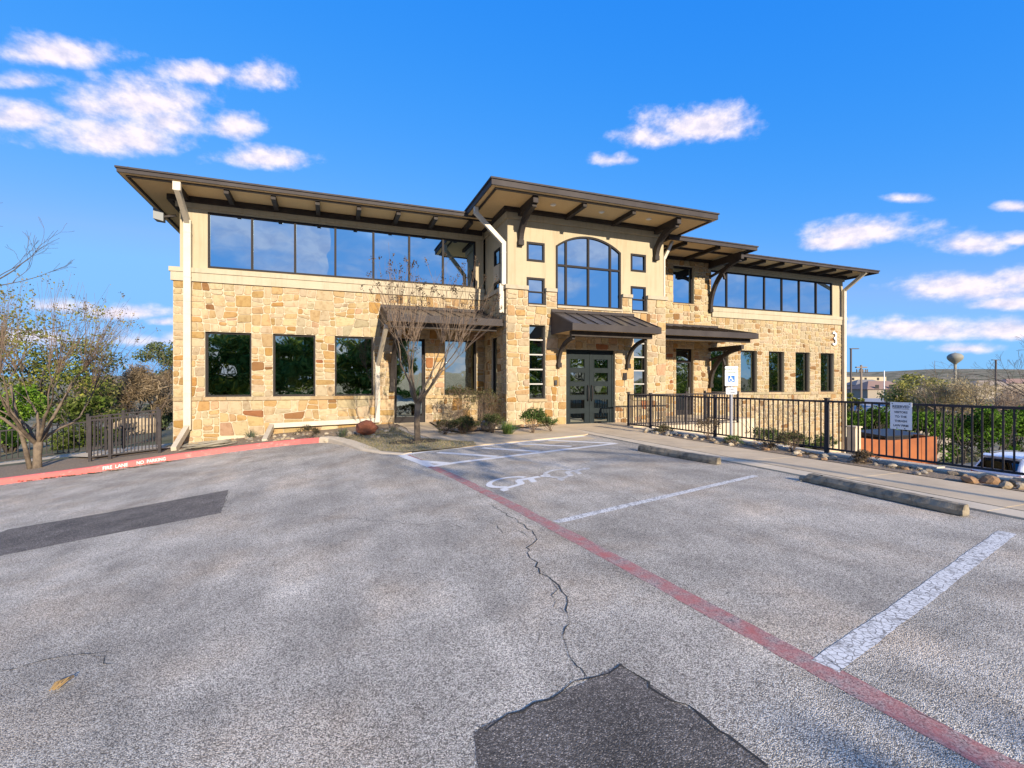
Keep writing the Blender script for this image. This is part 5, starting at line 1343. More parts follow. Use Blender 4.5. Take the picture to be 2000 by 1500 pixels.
def bare_tree(base, h, seed, label, rad, depth=5, fan=.5, spread=.5, m=None, lean=(0,0), leafpal=None, leafn=0, leafsz=.1, cat='tree', name='bare_tree', stems=1):
    T = empty(name, base, label, cat); t = Tree(seed); tr = MB(); b = Vector(base)-Vector((0,0,.15)); rnd = random.Random(seed)
    th = h*.22; top = b+Vector((lean[0]*.3, lean[1]*.3, th)); tr.tube([b, b.lerp(top, .5)+Vector((.03*rad*10, 0, 0)), top], [rad*1.3, rad, rad*.9], 8); tr.build('trunk', m or M_darkbark, T, True)
    for i in range(3+stems):
        a = 2*math.pi*(i+rnd.uniform(-.3, .3))/(3+stems); d = Vector((math.cos(a)*fan+lean[0]*.3, math.sin(a)*fan+lean[1]*.3, 1)).normalized()
        t.grow(top.copy(), d, h*.30, rad*.55, depth, (2, 3), spread, .10, .70, 6, .12, .005)
    t.mb.build('branches', m or M_darkbark, T, True)
    if leafpal:
        tp = [p for p, _ in t.tips]; s = leafsz*2.5
        leaves('crown', [(p.x, p.y, p.z, s, s, s*.8) for p in tp], leafn, leafsz, leafpal, T, seed, shell=.2)
    return T
b = AT(-190, 905, 13.5); bare_tree((b.x, b.y, b.z), 8.2, 5, 'tall bare tree reaching in from the left edge', .16, 5, .62, .5)

def green_tree(base, h, r, seed, label, pal, n=5200, size=.20, trunk=.13, name='evergreen_tree', group=None, cat='tree', bare=.32, dense=1.0, lean=(0, 0)):
    T = empty(name, base, label, cat, group); rnd = random.Random(seed); b = Vector(base); t = Tree(seed); mb = MB()
    top = b+Vector((rnd.uniform(-.2, .2), rnd.uniform(-.2, .2), h*bare)); mb.tube([b-Vector((0,0,.3)), b.lerp(top, .6), top], [trunk*1.3, trunk, trunk*.8], 8)
    bl = []
    for i in range(7):
        a = 2*math.pi*i/7+rnd.uniform(-.3, .3); e = b+Vector((lean[0]+math.cos(a)*r*.62, lean[1]+math.sin(a)*r*.62, h*max(bare+.05, rnd.uniform(.5, .8)))); mid = top.lerp(e, .5)+Vector((0,0,h*.05)); mb.tube([top, mid, e], [trunk*.55, trunk*.35, trunk*.15], 6)
    mb.build('trunk', M_darkbark, T, True)
    for i in range(int(26*dense)):
        a = rnd.uniform(0, 6.283); rr = r*math.sqrt(rnd.random())*.85; zz = h*(bare+.08+(1-bare-.12)*rnd.random()); k = 1-.45*abs((zz/h-bare)/(1-bare)-.45)*1.6
        s = r*rnd.uniform(.20, .38); bl.append((b.x+lean[0]+math.cos(a)*rr*k, b.y+lean[1]+math.sin(a)*rr*k, b.z+zz, s, s, s*.75))
    leaves('crown', bl, n, size, pal, T, seed, shell=.5, flat=.4)
    return T
YG = [(.26,.27,.045), (.36,.33,.07), (.18,.20,.035), (.12,.15,.03)]
DG = [(.045,.075,.022), (.07,.10,.028), (.035,.055,.018), (.10,.12,.035)]
BG = [(.13,.24,.025), (.20,.33,.04), (.09,.17,.02), (.27,.38,.07)]
TAN = [(.34,.25,.15), (.26,.19,.11), (.42,.32,.20), (.20,.15,.085)]
def bgtree(px, py_base, py_top, halfpx, d, seed, label, pal, **kw):
    p = AT(px, py_base, d); h = (py_base-py_top)*d/FPX; r = halfpx*d/FPX
    return green_tree((p.x, p.y, p.z), h, r, seed, label, pal, **kw)
bgtree(80, 900, 575, 125, 28, 41, 'tall yellow green tree behind the large crape myrtle', YG, n=3200, size=.18, dense=1.1)
bgtree(-70, 900, 600, 120, 24, 46, 'yellow green tree at the far left edge', YG, n=2600, size=.19)
bgtree(318, 880, 668, 66, 42, 42, 'feathery grey green tree beside the left wall', [(.11,.14,.06), (.16,.18,.075), (.08,.10,.045)], n=6500, size=.24, bare=.15)
bgtree(150, 905, 668, 95, 34, 43, 'olive green tree in the hollow behind the railing', [(.17,.18,.055), (.12,.14,.04), (.22,.20,.07)], n=5200, size=.22)
bgtree(20, 905, 752, 70, 20, 44, 'bright green leafy shrub at the left edge', BG, n=4200, size=.15, bare=.08, name='leafy_shrub', cat='shrub')
bgtree(165, 905, 772, 72, 20, 45, 'sunlit green shrub behind the ramp railing', [(.12,.17,.03), (.18,.22,.05), (.08,.11,.025), (.22,.22,.07)], n=4800, size=.14, bare=.08, name='leafy_shrub', cat='shrub')
def brush(px, py0, py1, hw, d, seed, label, n=5000, size=.3, pal=None, name='vine_thicket'):
    """mass of leafless tan twigs"""
    p0 = AT(px, py1, d); h = (py1-py0)*d/FPX; r = hw*d/FPX
    T = empty(name, (p0.x, p0.y, p0.z), label, 'shrub'); t = Tree(seed); rnd = random.Random(seed)
    for i in range(9):
        a = rnd.uniform(0, 6.283); q = Vector((p0.x+math.cos(a)*r*.35, p0.y+math.sin(a)*r*.35, p0.z)); dd = Vector((math.cos(a)*.75, math.sin(a)*.75, 1)).normalized(); t.grow(q, dd, h*.42, .06, 4, (2, 3), .55, .0, .70, 5, .16, .010)
    t.mb.build('branches', M_twigs, T)
    bl = [(p0.x+rnd.uniform(-.8, .8)*r, p0.y+rnd.uniform(-.5, .5)*r, p0.z+h*rnd.uniform(.35, .85), r*.33, r*.33, h*.16) for _ in range(14)]
    leaves('fine_twigs', bl, n, size, pal or TAN, T, seed, shell=.3, asp=.10)
brush(268, 708, 850, 66, 38, 51, 'tan leafless vine thicket left of the building', 7500, .5)
brush(205, 715, 860, 56, 42, 52, 'paler tan thicket behind the olive tree', 5500, .5)

# shrubs in the beds
M_stem = M_twigs
def twig_shrub(u, n, h, r, seed, label, leaf=None, ln=0, lsz=.03, name='twiggy_shrub', stems=16, depth=2, z=None, group=None):
    zz = (hz(u)+.06) if z is None else z; T = empty(name, (u, n, zz), label, 'shrub', group); t = Tree(seed); rnd = random.Random(seed)
    for i in range(stems):
        a = rnd.uniform(0, 6.283); f = r/h*rnd.uniform(.2, 1.1); t.grow(Vector((u+rnd.uniform(-.1, .1)*r, n+rnd.uniform(-.1, .1)*r, zz-.02)), Vector((math.cos(a)*f, math.sin(a)*f, 1)).normalized(), h*.48, .006, depth, (2, 3), .45, .12, .66, 4, .12, .0022)
    t.mb.build('stems', M_stem, T)
    if leaf: leaves('foliage', [(p.x, p.y, p.z, lsz*2.2, lsz*2.2, lsz*2) for p, _ in t.tips], ln, lsz, leaf, T, seed, shell=.1)
    return T
def grass_clump(u, n, h, r, seed, label, pal, k=130, name='grass_clump', w=.010, z=None):
    zz = (hz(u)+.06) if z is None else z; T = tag(None or bpy.data.objects.new('x', None), None); bpy.data.objects.remove(T); rnd = random.Random(seed); mb = MB()
    for i in range(k):
        a = rnd.uniform(0, 6.283); f = rnd.uniform(.15, 1.0); b = Vector((u+rnd.uniform(-.1, .1)*r*2, n+rnd.uniform(-.1, .1)*r*2, zz-.02)); e = b+Vector((math.cos(a)*r*f, math.sin(a)*r*f, h*rnd.uniform(.45, 1)*(1.1-.5*f))); m_ = b.lerp(e, .55)+Vector((0,0,h*.22)); s = Vector((-math.sin(a), math.cos(a), 0))*w*.5
        mb.cur = tuple(x*rnd.uniform(.7, 1.3) for x in rnd.choice(pal)); mb.poly([b-s, b+s, m_+s*.8, m_-s*.8]); mb.poly([m_-s*.8, m_+s*.8, e])
    o = mb.build(name, M_leaf); tag(o, label, 'plant'); return o
OLV = [(.085,.10,.035), (.12,.13,.05), (.06,.075,.03)]
BRN = [(.16,.115,.07), (.10,.075,.045), (.20,.15,.09)]
GRN = [(.10,.16,.04), (.14,.21,.06), (.07,.11,.03)]
def gp(px, py): g = G(px, py, .06); return g.x, g.y
def wallp(px, n): r = ray(px, 700); t = n/r.y; return r.x*t, n
grass_clump(*gp(490, 858), .40, .42, 61, 'wispy grey green grass clump near the left end of the bed', [(.12,.15,.10), (.17,.19,.12)], 110)
twig_shrub(*gp(602, 858), .38, .42, 62, 'dark low shrub under the low downspout', [(.055,.05,.03), (.085,.075,.045)], 1500, .028, stems=20)
grass_clump(*gp(668, 852), .36, .38, 63, 'spiky grey green grass clump beside the red boulder', [(.12,.15,.10), (.17,.19,.12)], 110)
twig_shrub(*wallp(898, 15.3), 1.25, .55, 64, 'tall dry flower stalks in front of the left window', BRN+OLV, 2600, .035, stems=34, z=.05)
twig_shrub(*wallp(945, 15.0), 1.15, .50, 65, 'tall dry flower stalks next to the tower corner', BRN+OLV, 2600, .035, stems=34, z=.05)
twig_shrub(*gp(905, 845), .45, .6, 66, 'low trailing green brown plant at the front of the bed', OLV, 2800, .036, stems=40, z=.05)
twig_shrub(*gp(868, 846), .38, .5, 166, 'straggly low plant beside the side path', OLV+BRN, 1800, .034, stems=26, z=.05)
twig_shrub(*gp(962, 843), .5, .45, 167, 'grey green shrub between boulder and bright clump', OLV, 2200, .036, stems=28, z=.05)
grass_clump(*gp(992, 845), .40, .50, 67, 'bright green feathery clump beside the entry tower', [(.16,.24,.06), (.22,.30,.09), (.11,.17,.05)], 420, w=.007, z=.05)
twig_shrub(*gp(1040, 843), .62, .46, 68, 'leafy dark green shrub at the tower base', DG+GRN, 3000, .045, stems=22, z=.05, name='leafy_shrub')
twig_shrub(*gp(1076, 840), .40, .36, 69, 'low olive shrub left of the front doors', OLV+GRN, 1400, .038, stems=14, z=.05, name='leafy_shrub')
def fshrub(px, n_off, h, r, seed, label, pal, ln, lsz=.028, stems=18, depth=2):
    rr = ray(px, 800); t = n_off/rr.x; twig_shrub(n_off, rr.y*t, h, r, seed, label, pal, ln, lsz, stems=stems, depth=depth, z=.04)
fshrub(1296, 8.62, .25, .55, 71, 'flat brown ground cover shrub at the fence corner', BRN+OLV, 1600)
fshrub(1383, 8.66, .52, .34, 72, 'bare brown twiggy bush left of the parking sign', BRN, 1300)
fshrub(1432, 8.45, .22, .25, 73, 'small bright green plant at the foot of the parking sign', GRN, 700)
fshrub(1545, 8.66, .42, .36, 74, 'dark twiggy bush at the middle of the fence', OLV+BRN, 1700)
fshrub(1500, 8.55, .16, .40, 75, 'low dry ground cover in the fence border', BRN, 800)
fshrub(1690, 8.60, .22, .30, 76, 'dry brown bush at the fence post', BRN, 1300)
# slender saplings behind the fence
for i, (px, d) in enumerate(((1478, 12.8), (1520, 13.4), (1560, 13.6))):
    p = AT(px, 868, d); twig_shrub(p.x, p.y, 1.25, .5, 80+i, ('slender bare sapling behind the fence post', 'slender bare sapling at the middle of the fence', 'slender bare sapling towards the garage')[i], None, stems=6, depth=3, z=p.z, name='bare_sapling')
for i, (px, py, d) in enumerate(((1490, 885, 15), (1545, 893, 15.5), (1610, 893, 17))):
    p = AT(px, py, d); twig_shrub(p.x, p.y, .75, .6, 90+i, ('green shrub below the fence, left', 'green shrub below the fence, middle', 'dark shrub by the garage column')[i], GRN+OLV, 2200, .05, z=p.z, name='leafy_shrub')

# leaf litter along the kerb and in the beds
def litter():
    rg = np.random.default_rng(8); bl = []
    for px, py in ((60,938),(100,933),(140,929),(185,924),(230,918),(265,912),(300,907),(330,901)):
        g = G(px, py+1); bl.append((g.x, g.y, g.z+.012, .35, .07, .012))
    o = leaves('leaf_litter', bl, 900, .035, BRN, None, 8, shell=0); tag(o, 'brown leaf litter gathered along the red kerb', kind='stuff')
    bl = [(u, n, .055, .5, .35, .012) for u, n in ((3.7, 14.2), (4.5, 14.3), (5.5, 14.2), (8.6, 10.5), (8.6, 8.5), (8.6, 6.6), (8.6, 5), (8.6, 3.6), (8.7, 11.4), (4.2, 15.4))]
    o = leaves('mulch_litter', [(a, b, c, .22 if a > 8 else .5, e, f) for a, b, c, d, e, f in bl], 1500, .04, BRN+[(.3,.25,.17)], None, 9, shell=0); tag(o, 'dry leaf litter in the planting beds', kind='stuff')
litter()
def lawn():
    rg = random.Random(12); mb = MB(); poly = [v.co for v in isl.data.vertices]
    tri = [tuple(p.vertices) for p in isl.data.polygons]; V = isl.data.vertices
    ar = [max(1e-6, ((V[b].co-V[a].co).cross(V[c].co-V[a].co)).length/2) for a, b, c in tri]
    for _ in range(5200):
        a, b, c = rg.choices(tri, ar)[0]; s, t = rg.random(), rg.random()
        if s+t > 1: s, t = 1-s, 1-t
        p = V[a].co*(1-s-t)+V[b].co*s+V[c].co*t; an = rg.uniform(0, 6.28); w = Vector((math.cos(an), math.sin(an), 0))*.006; h = rg.uniform(.015, .045); e = p+Vector((rg.gauss(0, .018), rg.gauss(0, .018), h))
        mb.cur = rg.choice([(.40,.31,.16), (.33,.26,.13), (.24,.22,.09), (.46,.37,.21), (.15,.17,.06)]); mb.poly([p-w, p+w, e])
    o = mb.build('lawn_grass', M_leaf); tag(o, 'short dry grass blades on the island', kind='stuff')
lawn()

# ------------------------------------------------------------------ beyond the fence on the right
def hedge():
    for i in range(7):
        px = 1668+i*66; p = AT(px, 925, 27.5+.4*(i % 2)); d = 27.5; h = (925-793+((i*5) % 3)*5)*d/FPX; r = 45*d/FPX
        lab = ('hedge shrub beside the building corner', 'hedge shrub behind the orange enclosure', 'hedge shrub left of the reserved sign', 'hedge shrub just right of the reserved sign', 'hedge shrub above the white car', 'hedge shrub near the right edge', 'hedge shrub at the right edge')[i]
        T = empty('hedge_shrub', (p.x, p.y, p.z), lab, 'shrub', 'hedge along the lower lot'); t = Tree(100+i); rnd = random.Random(100+i)
        for k in range(6):
            a = rnd.uniform(0, 6.283); t.grow(Vector((p.x+rnd.uniform(-.3, .3), p.y+rnd.uniform(-.3, .3), p.z-.2)), Vector((math.cos(a)*.35, math.sin(a)*.35, 1)).normalized(), h*.42, .045, 2, (2, 3), .4, .1, .7, 5, .1, .012)
        t.mb.build('stems', M_darkbark, T)
        bl = [(p.x+rnd.uniform(-1, 1)*r*.9, p.y+rnd.uniform(-.5, .5)*r, p.z+h*rnd.uniform(.58, .86), r*.42, r*.42, h*.13) for _ in range(15)]+[(p.x+rnd.uniform(-1, 1)*r*.8, p.y+rnd.uniform(-.4, .4)*r, p.z+h*rnd.uniform(.25, .5), r*.25, r*.25, h*.08) for _ in range(5)]
        leaves('foliage', bl, 4600, .15, [(.10,.20,.022), (.15,.26,.035), (.055,.11,.015), (.035,.07,.012)], T, 100+i, shell=.55, flat=.6)
hedge()
bgtree(1790, 860, 726, 62, 44, 120, 'pale yellow green evergreen tree above the hedge', [(.36,.34,.09), (.44,.40,.13), (.25,.25,.07)], n=6000, size=.26, bare=.2, dense=1.3)
bgtree(1668, 850, 762, 20, 36, 121, 'small yellow green bush by the building corner', [(.24,.24,.06), (.17,.19,.05)], n=1400, size=.2, bare=.1, name='leafy_shrub', cat='shrub')
p = AT(1868, 860, 38); bare_tree((p.x, p.y, p.z), 6.0, 122, 'bare tan tree with spreading limbs right of the water tower', .16, 5, .85, .6, m=M_twigs)
brush(1875, 728, 860, 80, 40, 123, 'tan twiggy thicket behind the reserved sign', 6000, .42, [(.40,.32,.17), (.33,.26,.13), (.46,.37,.22)])
brush(1990, 748, 860, 70, 42, 124, 'pinkish tan thicket at the right edge', 5000, .42, [(.38,.28,.19), (.32,.23,.15), (.44,.34,.24)])
p = AT(2090, 880, 22); bare_tree((p.x, p.y, p.z), 5.6, 125, 'dark bare tree reaching in from the right edge', .11, 5, .7, .5, lean=(-1.6, .6))
# orange enclosure
M_rust = mat('orange_stained_panel', (.36,.105,.022), .75, noise=(1.6, 6, (.26,.07,.016), .4, .68))
def enclosure():
    d = 19.5; T = empty('dumpster_enclosure', AT(1750, 905, d), 'rust orange panel enclosure below the fence', 'enclosure')
    xs = [(1660, 852), (1688, 856), (1716, 859), (1745, 860), (1772, 858), (1800, 855), (1829, 852)]
    for (a, ya), (b, yb) in zip(xs[:-1], xs[1:]):
        p = AT(a+.4, ya, d); q = AT(b-.4, yb, d); MB().prism([(p.x, p.y, LOW), (q.x, q.y, LOW), tuple(q), tuple(p)], (-SN*.06*-1, .06, 0)).build('panel', M_rust, T)
    p = AT(1830, 853, d); q = p+Vector((.5, 2.2, 0)); MB().prism([(p.x, p.y, LOW), (q.x, q.y, LOW), tuple(q), tuple(p)], (-.05, .02, 0)).build('panel', M_rust, T)
    for a, y in xs[::2]:
        p = AT(a, y, d)+Vector((.03, .12, -.02)); MB().box((p.x-.04, p.y-.04, LOW), (p.x+.04, p.y+.04, p.z-.02)).build('post', M_darkbark, T)
    Dm = empty('dumpster', AT(1735, 900, d+1.4), 'dark lidded dumpster inside the orange enclosure', 'dumpster'); c = AT(1735, 846, d+1.3)
    mb = MB(); mb.loft([[(c.x-1.1, c.y-.5, LOW+.05), (c.x+1.1, c.y-.5, LOW+.05), (c.x+1.1, c.y+.6, LOW+.05), (c.x-1.1, c.y+.6, LOW+.05)], [(c.x-1.2, c.y-.6, c.z-.1), (c.x+1.2, c.y-.6, c.z-.1), (c.x+1.2, c.y+.7, c.z-.1), (c.x-1.2, c.y+.7, c.z-.1)]]); mb.build('bin', M_bronze, Dm)
    MB().prism([(c.x-1.25, c.y-.65, c.z-.09), (c.x-1.25, c.y+.72, c.z-.09), (c.x-1.25, c.y+.72, c.z+.10), (c.x-1.25, c.y-.65, c.z-.02)], (2.5, 0, 0)).build('lid', M_black, Dm)
enclosure()
p = AT(1668, 893, 19.0); gpost = empty('gate_pillar', (p.x, p.y, LOW), 'white gate pillar at the building corner below', 'pillar'); t_ = AT(1668, 832, 19.0)
MB().box((p.x-.16, p.y-.16, LOW), (p.x+.16, p.y+.16, t_.z-.06)).build('shaft', M_gutterpan, gpost); MB().box((p.x-.2, p.y-.2, t_.z-.06), (p.x+.2, p.y+.2, t_.z)).build('cap', M_gutterpan, gpost)

# white estate car, seen from behind
def car():
    M_paint = mat('white_car_paint', (.80,.81,.83), .22, spec=.6); M_carglass = glass('car_glass', (.10,.11,.12), .02, .0); M_tyre = mat('tyre_rubber', (.02,.02,.02), .9); M_tail = mat('tail_light_red', (.35,.012,.018), .2); M_rim = mat('alloy_rim', (.45,.45,.46), .3, metal=.8)
    C0 = Vector((25.2, 11.15, LOW+.02)); T = empty('white_car', C0, 'white sport utility car parked on the lower lot', 'car'); ang = R(-6)
    def P(x, y, z): return (C0.x+x*math.cos(ang)-y*math.sin(ang), C0.y+x*math.sin(ang)+y*math.cos(ang), C0.z+z)   # x forwards, y to its left
    # cross sections from tail to nose: x, half width, sill z, belt z
    body = [(0.0, .80, .42, .95), (.06, .88, .34, 1.02), (.35, .925, .28, 1.04), (1.2, .94, .26, 1.02), (2.4, .94, .26, 1.0), (3.4, .93, .27, .97), (4.2, .90, .30, .88), (4.6, .80, .36, .76), (4.68, .66, .42, .66)]
    rings = []
    for x, w, z0, z1 in body:
        rings.append([P(x, -w*.93, z0), P(x, -w, z0+.15), P(x, -w, z1-.18), P(x, -w*.93, z1), P(x, w*.93, z1), P(x, w, z1-.18), P(x, w, z0+.15), P(x, w*.93, z0)])
    MB().loft(rings).build('body', M_paint, T, False)
    cab = [(.10, .78, 1.00, 1.06), (.50, .80, 1.0, 1.56), (.75, .79, 1.0, 1.645), (1.6, .79, 1.0, 1.70), (2.4, .78, 1.0, 1.67), (2.8, .76, .99, 1.55), (3.55, .74, .96, 1.0)]
    rings = []
    for x, w, z0, z1 in cab:
        k = (z1-1.0)/.7; wt = w*(1-.20*k)
        rings.append([P(x, -w*1.10, z0), P(x, -wt, z1-.04*k), P(x, -wt*.9, z1), P(x, wt*.9, z1), P(x, wt, z1-.04*k), P(x, w*1.10, z0)])
    MB().loft(rings).build('cabin', M_paint, T, False)
    # glass: rear window, sides, windscreen
    e = .012
    MB().prism([P(.135-e, -.66, 1.13), P(.135-e, .66, 1.13), P(.46-e, .58, 1.50), P(.46-e, -.58, 1.50)], (-.008, 0, .004)).build('rear_window', M_carglass, T)
    for s in (-1, 1):
        for x0, x1, xt0, xt1 in ((.55, 1.05, .75, 1.05), (1.12, 2.02, 1.12, 2.02), (2.10, 3.05, 2.10, 2.70)):
            lo = lambda x: P(x, s*(.80*1.095-.02*0+.004), 1.06); hi = lambda x: P(x, s*(.69), 1.57)
            MB().prism([lo(x0), lo(x1), hi(xt1), hi(xt0)], (0, s*.012, 0)).build('side_window', M_carglass, T)
        MB().prism([P(-.005, s*.50, .84), P(-.005, s*.80, .82), P(-.005, s*.80, .96), P(-.005, s*.50, .92)], (.06, 0, 0)).build('tail_light', M_tail, T)
        MB().prism([P(.02, s*.79, .83), P(.30, s*.935, .90), P(.30, s*.935, .97), P(.02, s*.79, .97)], (0, s*.012, 0)).build('tail_light', M_tail, T)
        MB().bar([P(.8, s*.60, 1.70), P(1.6, s*.61, 1.735), P(2.5, s*.60, 1.70)], .03, .03).build('roof_rail', M_steel, T)
        for x in (.95, 3.65):
            W = empty('wheel', P(x, s*.86, .34)); W.parent = T; W.matrix_parent_inverse = WM(T).inverted()
            MB().tube([P(x, s*.76, .34), P(x, s*.955, .34)], .34, 20).build('tyre', M_tyre, W); MB().tube([P(x, s*.955, .34), P(x, s*.965, .34)], .22, 16).build('rim', M_rim, W)
        MB().box(P(2.55, s*.96, 1.02), P(2.75, s*1.10, 1.16)).build('mirror', M_paint, T)
    MB().prism([P(-.02, -.86, .40), P(-.02, .86, .40), P(-.02, .84, .60), P(-.02, -.84, .60)], (.10, 0, 0)).build('bumper', M_black, T)
    MB().prism([P(-.012, -.24, .72), P(-.012, .24, .72), P(-.012, .24, .84), P(-.012, -.24, .84)], (.02, 0, 0)).build('plate', M_white, T)
    MB().prism([P(.30, -.62, 1.60), P(.30, .62, 1.60), P(.62, .66, 1.655), P(.62, -.66, 1.655)], (0, 0, .02)).build('spoiler', M_paint, T)
car()

# poles, water tower, distant houses
M_poledark = mat('dark_pole', (.075,.06,.055), .7); M_woodpole = mat('timber_pole', (.22,.17,.13), .9); M_tank = mat('water_tank', (.27,.25,.19), .7, noise=(.05, 4, (.21,.20,.16), .4, .7)); M_cam = M_steel
def pole(px, y0, y1, d, w, m, label, name, heads=None, cat='lamp post'):
    a = AT(px, y0, d); b = AT(px, y1, d); T = empty(name, (a.x, a.y, b.z-4), label, cat)
    MB().tube([(a.x, a.y, b.z-4), tuple(a)], w, 8).build('shaft', m, T)
    rt = Vector((CS, -SN, 0))
    for x0, x1, dz, h in heads or (): MB().bar([a+rt*x0+Vector((0,0,dz)), a+rt*x1+Vector((0,0,dz))], .22*w/.09, h).build('lamp_head' if cat == 'lamp post' else 'crossarm', m, T)
    return T, a, rt
pole(1662, 681, 770, 60, .11, M_poledark, 'tall lamp post with one arm beside the building', 'lamp_post', ((-.1, .95, 0, .10),))
pole(1945, 703, 770, 75, .14, M_poledark, 'dark double headed lamp post near the right edge', 'lamp_post', ((-.62, .62, 0, .10),))
T, a, rt = pole(1682, 713, 785, 85, .17, M_woodpole, 'timber utility pole with crossarms', 'utility_pole', ((-.95, .95, -.4, .2),), 'utility pole')
for x in (-.8, -.3, .3, .8, 1.1): MB().tube([a+rt*x+Vector((0,0,-1.35)), a+rt*x+Vector((0,0,-.75))], .09, 6).build('insulator', M_poledark, T)
MB().bar([a+rt*-.6+Vector((0,0,-1.05)), a+rt*1.2+Vector((0,0,-1.05))], .15, .12).build('crossarm', M_woodpole, T)
pole(1727, 724, 775, 110, .10, M_white, 'slim white pole in front of the far houses', 'white_pole', None, 'pole')
pole(1765, 741, 760, 120, .30, M_poledark, 'short dark post in front of the distant ridge', 'far_post', None, 'pole')
def water_tower():
    d = 820; c = AT(1865.5, 697, d); T = empty('water_tower', (c.x, c.y, c.z-60), 'mushroom shaped water tower on the horizon', 'water tower'); n = 28; rings = []
    for dz, r in ((-13.0, 1.9), (-11.2, 3.2), (-7.5, 7.4), (-4.0, 10.2), (-1.2, 11.0), (1.6, 10.6), (4.3, 8.3), (6.0, 4.8), (6.8, 1.2), (7.6, .5)): rings.append([(c.x+r*math.cos(2*math.pi*i/n), c.y+r*math.sin(2*math.pi*i/n), c.z+dz) for i in range(n)])
    MB().loft(rings).build('tank', M_tank, T, True)
    rings = []
    for dz, r in ((-60, 3.2), (-35, 2.0), (-12.9, 1.95)): rings.append([(c.x+r*math.cos(2*math.pi*i/16), c.y+r*math.sin(2*math.pi*i/16), c.z+dz) for i in range(16)])
    MB().loft(rings).build('stem', M_tank, T, True)
water_tower()
M_hwall = mat('far_house_wall', (.30,.25,.19), .9); M_roofs = [mat('far_roof_pink', (.27,.17,.125), .9), mat('far_roof_tan', (.29,.23,.165), .9), mat('far_roof_grey', (.21,.19,.17), .9)]
M_metroof = mat('blue_grey_metal_roof', (.26,.26,.26), .5)
def house(px, py, d, w, dp, h, rh, rm, label, rz=0.0, name='far_house', wm=None):
    c = AT(px, py, d); T = empty(name, c, label, 'house'); e = Vector((math.cos(rz)*CS, -SN*math.cos(rz)+math.sin(rz)*.6, 0)).normalized(); f = Vector((-e.y, e.x, 0))
    def q(x, y, z): return c+e*x+f*y+Vector((0,0,z))
    MB().prism([q(-w/2, -dp/2, -6), q(w/2, -dp/2, -6), q(w/2, dp/2, -6), q(-w/2, dp/2, -6)], (0, 0, 6+h)).build('wall', wm or M_hwall, T)
    o = .5; mb = MB(); A = [q(-w/2-o, -dp/2-o, h+.02), q(w/2+o, -dp/2-o, h+.02), q(w/2+o, dp/2+o, h+.02), q(-w/2-o, dp/2+o, h+.02)]; r0 = q(-w*.22, 0, h+rh); r1 = q(w*.22, 0, h+rh)
    for ff in ((A[0], A[1], r1, r0), (A[1], A[2], r1), (A[2], A[3], r0, r1), (A[3], A[0], r0), (A[3], A[2], A[1], A[0])): mb.poly(ff)
    mb.build('roof', rm, T)
    for k in range(3):
        x = -w*.3+w*.3*k; MB().prism([q(x-.6, -dp/2-.02, .6), q(x+.6, -dp/2-.02, .6), q(x+.6, -dp/2-.02, 2.0), q(x-.6, -dp/2-.02, 2.0)], -f*.03).build('window', M_dark, T)
house(1715, 764, 150, 14, 10, .6, 2.6, M_roofs[0], 'far house with a pinkish hipped roof behind the white pole')
house(1748, 766, 170, 15, 10, .6, 2.4, M_roofs[1], 'far house with a tan roof right of the white pole')
house(1690, 756, 230, 16, 10, 1.0, 2.6, M_roofs[2], 'grey roofed far house beside the utility pole')
house(1672, 745, 260, 22, 14, 2.6, .5, M_roofs[1], 'flat pale block on the horizon by the building corner', wm=M_trim)
house(1925, 757, 260, 22, 12, 1, 3, M_roofs[1], 'far tan roof right of the bare tree')
house(1980, 752, 300, 22, 12, 1, 3, M_roofs[0], 'far pinkish roof near the right edge')
house(1700, 790, 62, 9, 13, -.6, 1.4, M_metroof, 'low building with a blue grey metal roof below the town', name='low_building')
def scrub():
    rg = np.random.default_rng(3); bl = []
    for _ in range(520):
        px = rg.uniform(1640, 2080) if rg.random() < .7 else rg.uniform(-80, 360); d = rg.uniform(90, 700)**1.0; r = ray(px, 750); u, n = r.x*d, r.y*d; s = rg.uniform(1.2, 3.2)*(1+d/500); bl.append((u, n, terrain(u, n)+s*.5, s, s, s*.6))
    o = leaves('far_woodland', bl, 26000, 1.3, [(.10,.10,.045), (.15,.14,.07), (.07,.08,.035), (.22,.18,.11)], None, 3, shell=.6); tag(o, 'scattered scrub trees over the far valley', kind='stuff')
scrub()

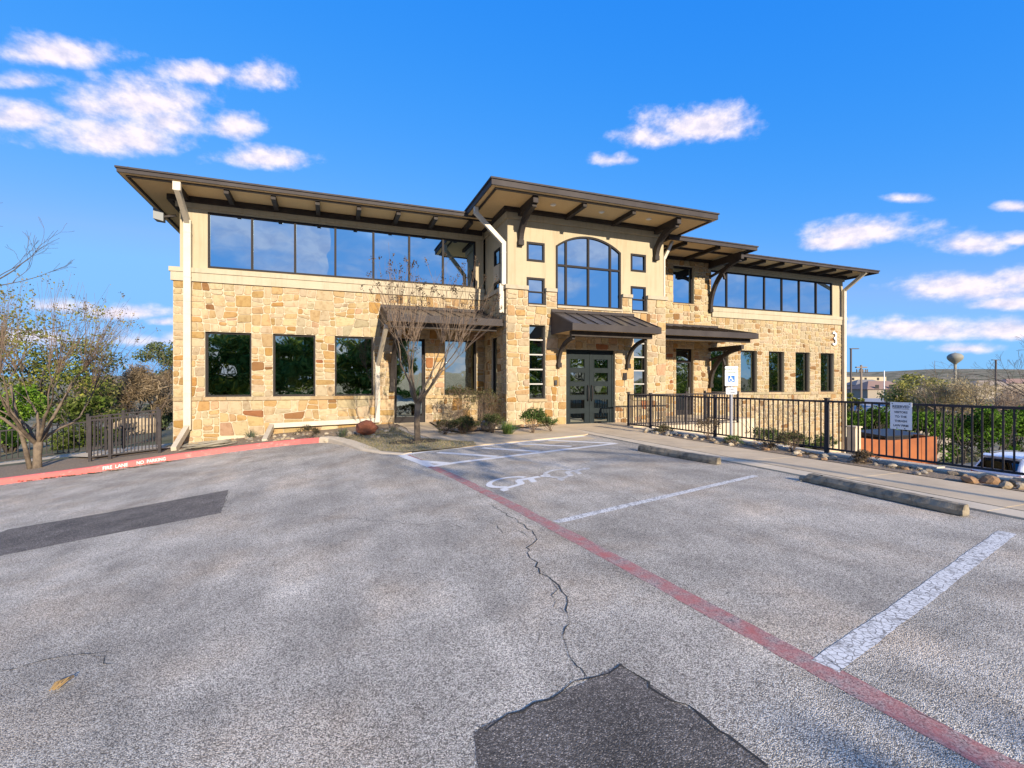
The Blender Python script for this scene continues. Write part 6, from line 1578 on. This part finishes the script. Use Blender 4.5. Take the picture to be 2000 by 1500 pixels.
# ------------------------------------------------------------------ trees behind the viewer, mirrored in the windows, plus one unseen tree shaped to shade the lot
OAK = [(.12,.17,.035), (.18,.25,.055), (.26,.33,.075), (.35,.40,.11)]
spots = sorted([(-26, -19, 8.5, 4.6), (-17.5, -16, 8, 4.4), (-9.5, -20, 7.6, 4.4), (-1.5, -24, 7.6, 4.2), (6.5, -26, 8.0, 4.2), (28, -18, 8.5, 4.8), (36, -14, 8, 4.6), (47, -17, 9, 5), (60, -15, 9, 5), (-13.5, -16, 6.2, 3.6), (-5.5, -17, 6.4, 3.6), (2.6, -19, 6.4, 3.6), (21, -17, 8, 4), (54, -20, 9, 4.6), (70, -17, 9, 5)])
ord_ = ('first', 'second', 'third', 'fourth', 'fifth', 'sixth', 'seventh', 'eighth', 'ninth', 'tenth', 'eleventh', 'twelfth', 'thirteenth', 'fourteenth', 'fifteenth')
for i, (u, n, h, r) in enumerate(spots):
    green_tree((u, n, hz(max(-16, u))-.06 if u < 9 else LOW), h if u < 9 else h+3, r, 200+i, 'dark live oak mirrored in the ground floor windows, %s from the left' % ord_[i], OAK, n=8500, size=.36, trunk=.22, name='live_oak', group='live oaks mirrored in the windows', bare=.10, dense=1.5)
for i, (u, n, h, r) in enumerate(((8.75, -9.0, 8.6, 2.9),)):  # unseen tree added for dappled shade; thin trunk keeps its own shadow faint
    green_tree((u, n, 0 if u < 9 else LOW), h, r, 230+i, ('added slender shade tree behind the viewer, crown shifted over the stalls', 'added slender shade tree at the left behind the viewer, over the drive')[i], OAK, n=900, size=.24, trunk=.06, name='live_oak', bare=.62, dense=.8, lean=((-4.0, 0), (2.6, 0))[i])
for i in range(9):
    u = -22+i*4.2; z = hz(max(-16, u)); T = empty('hedge_shrub', (u, -12.5, z), 'clipped green hedge shrub mirrored low in the windows, %s from the left' % ord_[i], 'shrub', 'hedge mirrored in the windows')
    leaves('foliage', [(u+k*.8, -12.5, z+.55, .8, .6, .55) for k in (-2, -1, 0, 1, 2)], 1500, .22, BG, T, 300+i, shell=.7)
